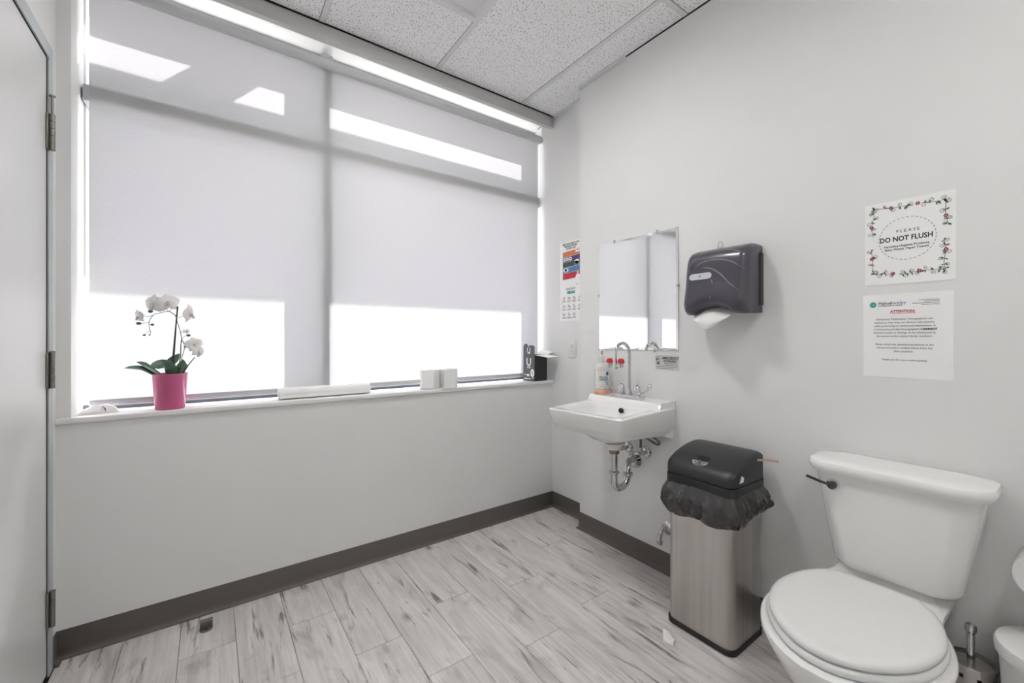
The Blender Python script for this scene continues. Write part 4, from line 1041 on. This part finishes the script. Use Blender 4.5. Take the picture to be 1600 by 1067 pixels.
# floor door stop
dsx, dsy = -.014, 2.078
ds = thing('door_stop', (dsx, dsy, 0), 'small grey floor door stop with a dark rubber face', 'door stop')
ob('stop_base', MB().prism([Vector((dsx+.0225*math.cos(a), dsy+.001+.024*math.sin(a), .0003)) for a in [-PI*k/12 for k in range(13)]], (0,0,.007)), M['hinge'], ds)
ob('stop_block', MB().box(dsx-.0215, dsx+.0215, dsy, dsy+.012, .0003, .037, .002, 2), M['hinge'], ds)
mat('stoprubber', (.11,.12,.115), .7)
ob('rubber_face', MB().box(dsx-.0185, dsx+.0185, dsy-.003, dsy+.003, .010, .034, .002, 2), M['stoprubber'], ds)
ob('screw_slot', MB().box(dsx-.005, dsx+.005, dsy-.014, dsy-.010, .0068, .0078), M['ink'], ds, smooth=False)

# ---------------------------------------------------------------- toilet
TYC = .372
to = thing('toilet', (1.5, TYC, 0), 'white two-piece toilet with closed lid and black flush lever', 'toilet')
def tank_out(hw_, xf, xb, r, z, bulge=.018):
    # D-shaped plan: straight back, bowed front, rounded ends
    pts = []
    n = 9
    cor = rr(xf, xb, TYC-.012-hw_, TYC-.012+hw_, r, z, n-1)
    for p in cor:
        t = (p.y-(TYC-.012))/hw_
        front = max(0, ((xb-p.x)/(xb-xf)))
        pts.append(Vector((p.x-bulge*(1-t*t)*front, p.y, z)))
    return pts
ob('tank', MB().loft([tank_out(.120, 1.680, 1.800, .045, .432), tank_out(.143, 1.662, 1.812, .055, .438), tank_out(.152, 1.655, 1.818, .055, .455), tank_out(.175, 1.650, 1.820, .055, .60), tank_out(.196, 1.645, 1.822, .055, .728)]), M['porcelain'], to)
ob('tank_lid', MB().loft([tank_out(.196, 1.645, 1.822, .055, .725), tank_out(.206, 1.634, 1.828, .060, .728), tank_out(.214, 1.626, 1.832, .065, .742), tank_out(.215, 1.625, 1.832, .066, .755), tank_out(.211, 1.629, 1.829, .064, .763), tank_out(.200, 1.640, 1.820, .058, .7665), tank_out(.150, 1.68, 1.80, .05, .768)]), M['porcelain'], to)
lv_ = ob('flush_lever', MB().lathe([(.016, -.012), (.018, -.008), (.018, 0)], (1.638, .492, .694), 18, 'x'), M['chrome'], to)
mat('leverdark', (.09,.09,.095), .2, .9)
ob('lever_arm', MB().lathe([(.011, -.022), (.0125, -.018), (.0125, -.010)], (1.638, .492, .694), 16, 'x').tube([(1.620, .494, .695), (1.616, .520, .700), (1.618, .560, .708)], [.0055,.0065], 10, 4, flat=.7), M['leverdark'], lv_)
SYC = .388
HALF = [(0,.098),(.015,.112),(.05,.140),(.10,.163),(.17,.180),(.24,.182),(.31,.168),(.37,.140),(.42,.100),(.452,.058),(.466,.020)]
def egg(sc, z, xb=1.640, dx=0, cy=SYC):
    up_ = smoothpath([Vector((xb-a, b_, 0)) for a, b_ in HALF], 3); pts = []
    cxx = xb-.235
    full = [(p.x, p.y) for p in up_]+[(p.x, -p.y) for p in reversed(up_)]
    for x, y in full:
        L_ = math.hypot(x-cxx, y); k = (L_+sc)/L_
        pts.append(Vector((cxx+(x-cxx)*k+dx, cy+y*k, z)))
    return pts
ob('seat_lid', MB().loft([egg(-.012, .4075), egg(-.002, .4090), egg(.0, .4130), egg(-.001, .4200), egg(-.008, .4255), egg(-.022, .4275), egg(-.035, .4262), egg(-.10, .4268)]), M['seatplastic'], to, ang=60)
ob('seat', MB().loft([egg(-.006, .385), egg(.003, .387), egg(.005, .393), egg(.004, .4005), egg(-.003, .4045), egg(-.012, .4055)]), M['seatplastic'], to, ang=60)
for s in (-1, 1):
    ob('seat_hinge', MB().box(1.628, 1.655, SYC+s*.070-.018, SYC+s*.070+.018, .384, .418, .006, 3), M['seatplastic'], to)
bw = MB(); secs = [egg(.012, .3835, dx=-.004), egg(.018, .3800, dx=-.006), egg(.019, .366, dx=-.006), egg(.012, .345, dx=-.004), egg(-.004, .31, dx=.0)]
n_ = len(secs[0])
for z, kx, ky_, dx in ((.26, .90, .80, .012), (.20, .80, .64, .03), (.13, .76, .54, .045), (.06, .80, .55, .045), (.012, .86, .60, .045), (0, .86, .60, .045)):
    cxx = 1.405
    secs.append([Vector((cxx+(p.x-cxx)*kx+dx, SYC+(p.y-SYC)*ky_, z)) for p in egg(0, 0)])
bw.loft(secs); ob('bowl', bw, M['porcelain'], to, ang=60)
ob('tank_deck', MB().loft([rr(1.56, 1.815, SYC-.105, SYC+.105, .03, .0), rr(1.56, 1.815, SYC-.105, SYC+.105, .03, .20), rr(1.56, 1.812, SYC-.130, SYC+.125, .04, .34), rr(1.575, 1.812, SYC-.150, SYC+.135, .045, .385), rr(1.600, 1.812, SYC-.150, SYC+.130, .045, .402), rr(1.66, 1.806, SYC-.125, SYC+.115, .03, .410), rr(1.675, 1.800, SYC-.115, SYC+.100, .03, .433)]), M['porcelain'], to, ang=50)

# toilet brush in a perforated steel holder
tbx, tby = 1.752, .203
tb = thing('toilet_brush', (tbx, tby, 0), 'steel toilet brush in a perforated cylindrical holder', 'toilet brush')
hd_ = MB(); n = 36; rows = 12; R = .050; ht = .252
vs_ = []; fs_ = []
for i in range(rows*2+1):
    for j in range(n): a = 2*PI*j/n; vs_.append(Vector((tbx+R*math.cos(a), tby+R*math.sin(a), ht*i/(rows*2))))
for i in range(rows*2):
    for j in range(n):
        hole = (i % 2 == 1) and ((j+(i//2 % 2)*2) % 4 == 0) and 1 < i < rows*2-1
        if hole: continue
        k = (j+1) % n; fs_.append((i*n+j, i*n+k, (i+1)*n+k, (i+1)*n+j))
hd_.add(vs_, fs_)
mat('brushsteel', (.52,.50,.48), .26, 1)
ob('holder', hd_, M['brushsteel'], tb)
ob('liner', MB().lathe([(.0, .004), (.047, .004), (.047, .235), (.046, .235), (.044, .010), (0, .010)], (tbx, tby, 0), 28), M['gapdark'], tb)
ob('holder_rim', MB().lathe([(.046, .244), (.0525, .244), (.0535, .250), (.0525, .256), (.047, .257), (.046, .250)], (tbx, tby, 0), 36), M['brushsteel'], tb)
ob('cover_plate', MB().lathe([(0, .246), (.0465, .246), (.0465, .250), (.012, .253), (0, .254)], (tbx, tby, 0), 32), M['brushsteel'], tb)
ob('handle', MB().lathe([(.0085, .250), (.0085, .328), (.0075, .330), (.012, .336), (.0135, .346), (.011, .356), (.004, .360)], (tbx, tby, 0), 18), M['pipe'], tb)
# small white lidded bin
wbx, wby = 1.712, .036
wb = thing('sanitary_bin', (wbx, wby, 0), 'small white plastic lidded bin next to the toilet brush', 'waste bin')
ob('bucket', MB().lathe([(.0, 0), (.090, 0), (.094, .004), (.113, .352), (.108, .356), (0, .356)], (wbx, wby, 0), 40), M['seatplastic'], wb)
ob('lid', MB().lathe([(.114, .348), (.120, .350), (.1215, .372), (.118, .380), (.106, .384), (.05, .388), (0, .389)], (wbx, wby, 0), 40), M['seatplastic'], wb)
# toilet paper roll on its wall holder at the edge of the view
trx, try_, trz = 1.752, .064, .560
tr_ = thing('hanging_toilet_roll', (trx, try_, trz), 'white toilet paper roll on a wall holder near the small bin', 'toilet roll')
ob('paper_body', MB().lathe([(.021, -.052), (.060, -.052), (.0615, -.050), (.0615, .050), (.060, .052), (.021, .052), (.021, -.052)], (trx, try_, trz), 40, 'x'), M['towel'], tr_, ang=50)
ob('loose_sheet', MB().loft([[Vector((trx+w_, try_+.0635*math.cos(a_)*1.0, trz+.0635*math.sin(a_)+.012*k_)) for k_, a_ in enumerate((2.2, 1.9, 1.5, 1.2))] for w_ in (-.05, 0, .05)], closed=False), M['paper'], tr_, fixn=False)
th_ = thing('toilet_roll_holder', (XW, try_, trz), 'chrome wall holder carrying the toilet paper roll', 'roll holder')
ob('wall_plate', MB().lathe([(.020, -.010), (.026, -.006), (.026, 0)], (XW-.0005, try_, trz), 20, 'x'), M['chrome'], th_)
ob('spindle', MB().tube([(XW-.005, try_, trz), (trx-.062, try_, trz)], .009, 12).lathe([(.009, 0), (.0125, .002), (.0125, .008), (.009, .010)], (trx-.066, try_, trz), 14, 'x'), M['chrome'], th_)

# printed text and fine line drawing: too small to pick apart
for o in bpy.data.objects:
    if o.name.split('.')[0] in ('lettering', 'vine', 'vine_leaves', 'icon', 'control_print', 'badge_mark', 'seal_print'): o['kind'] = 'stuff'
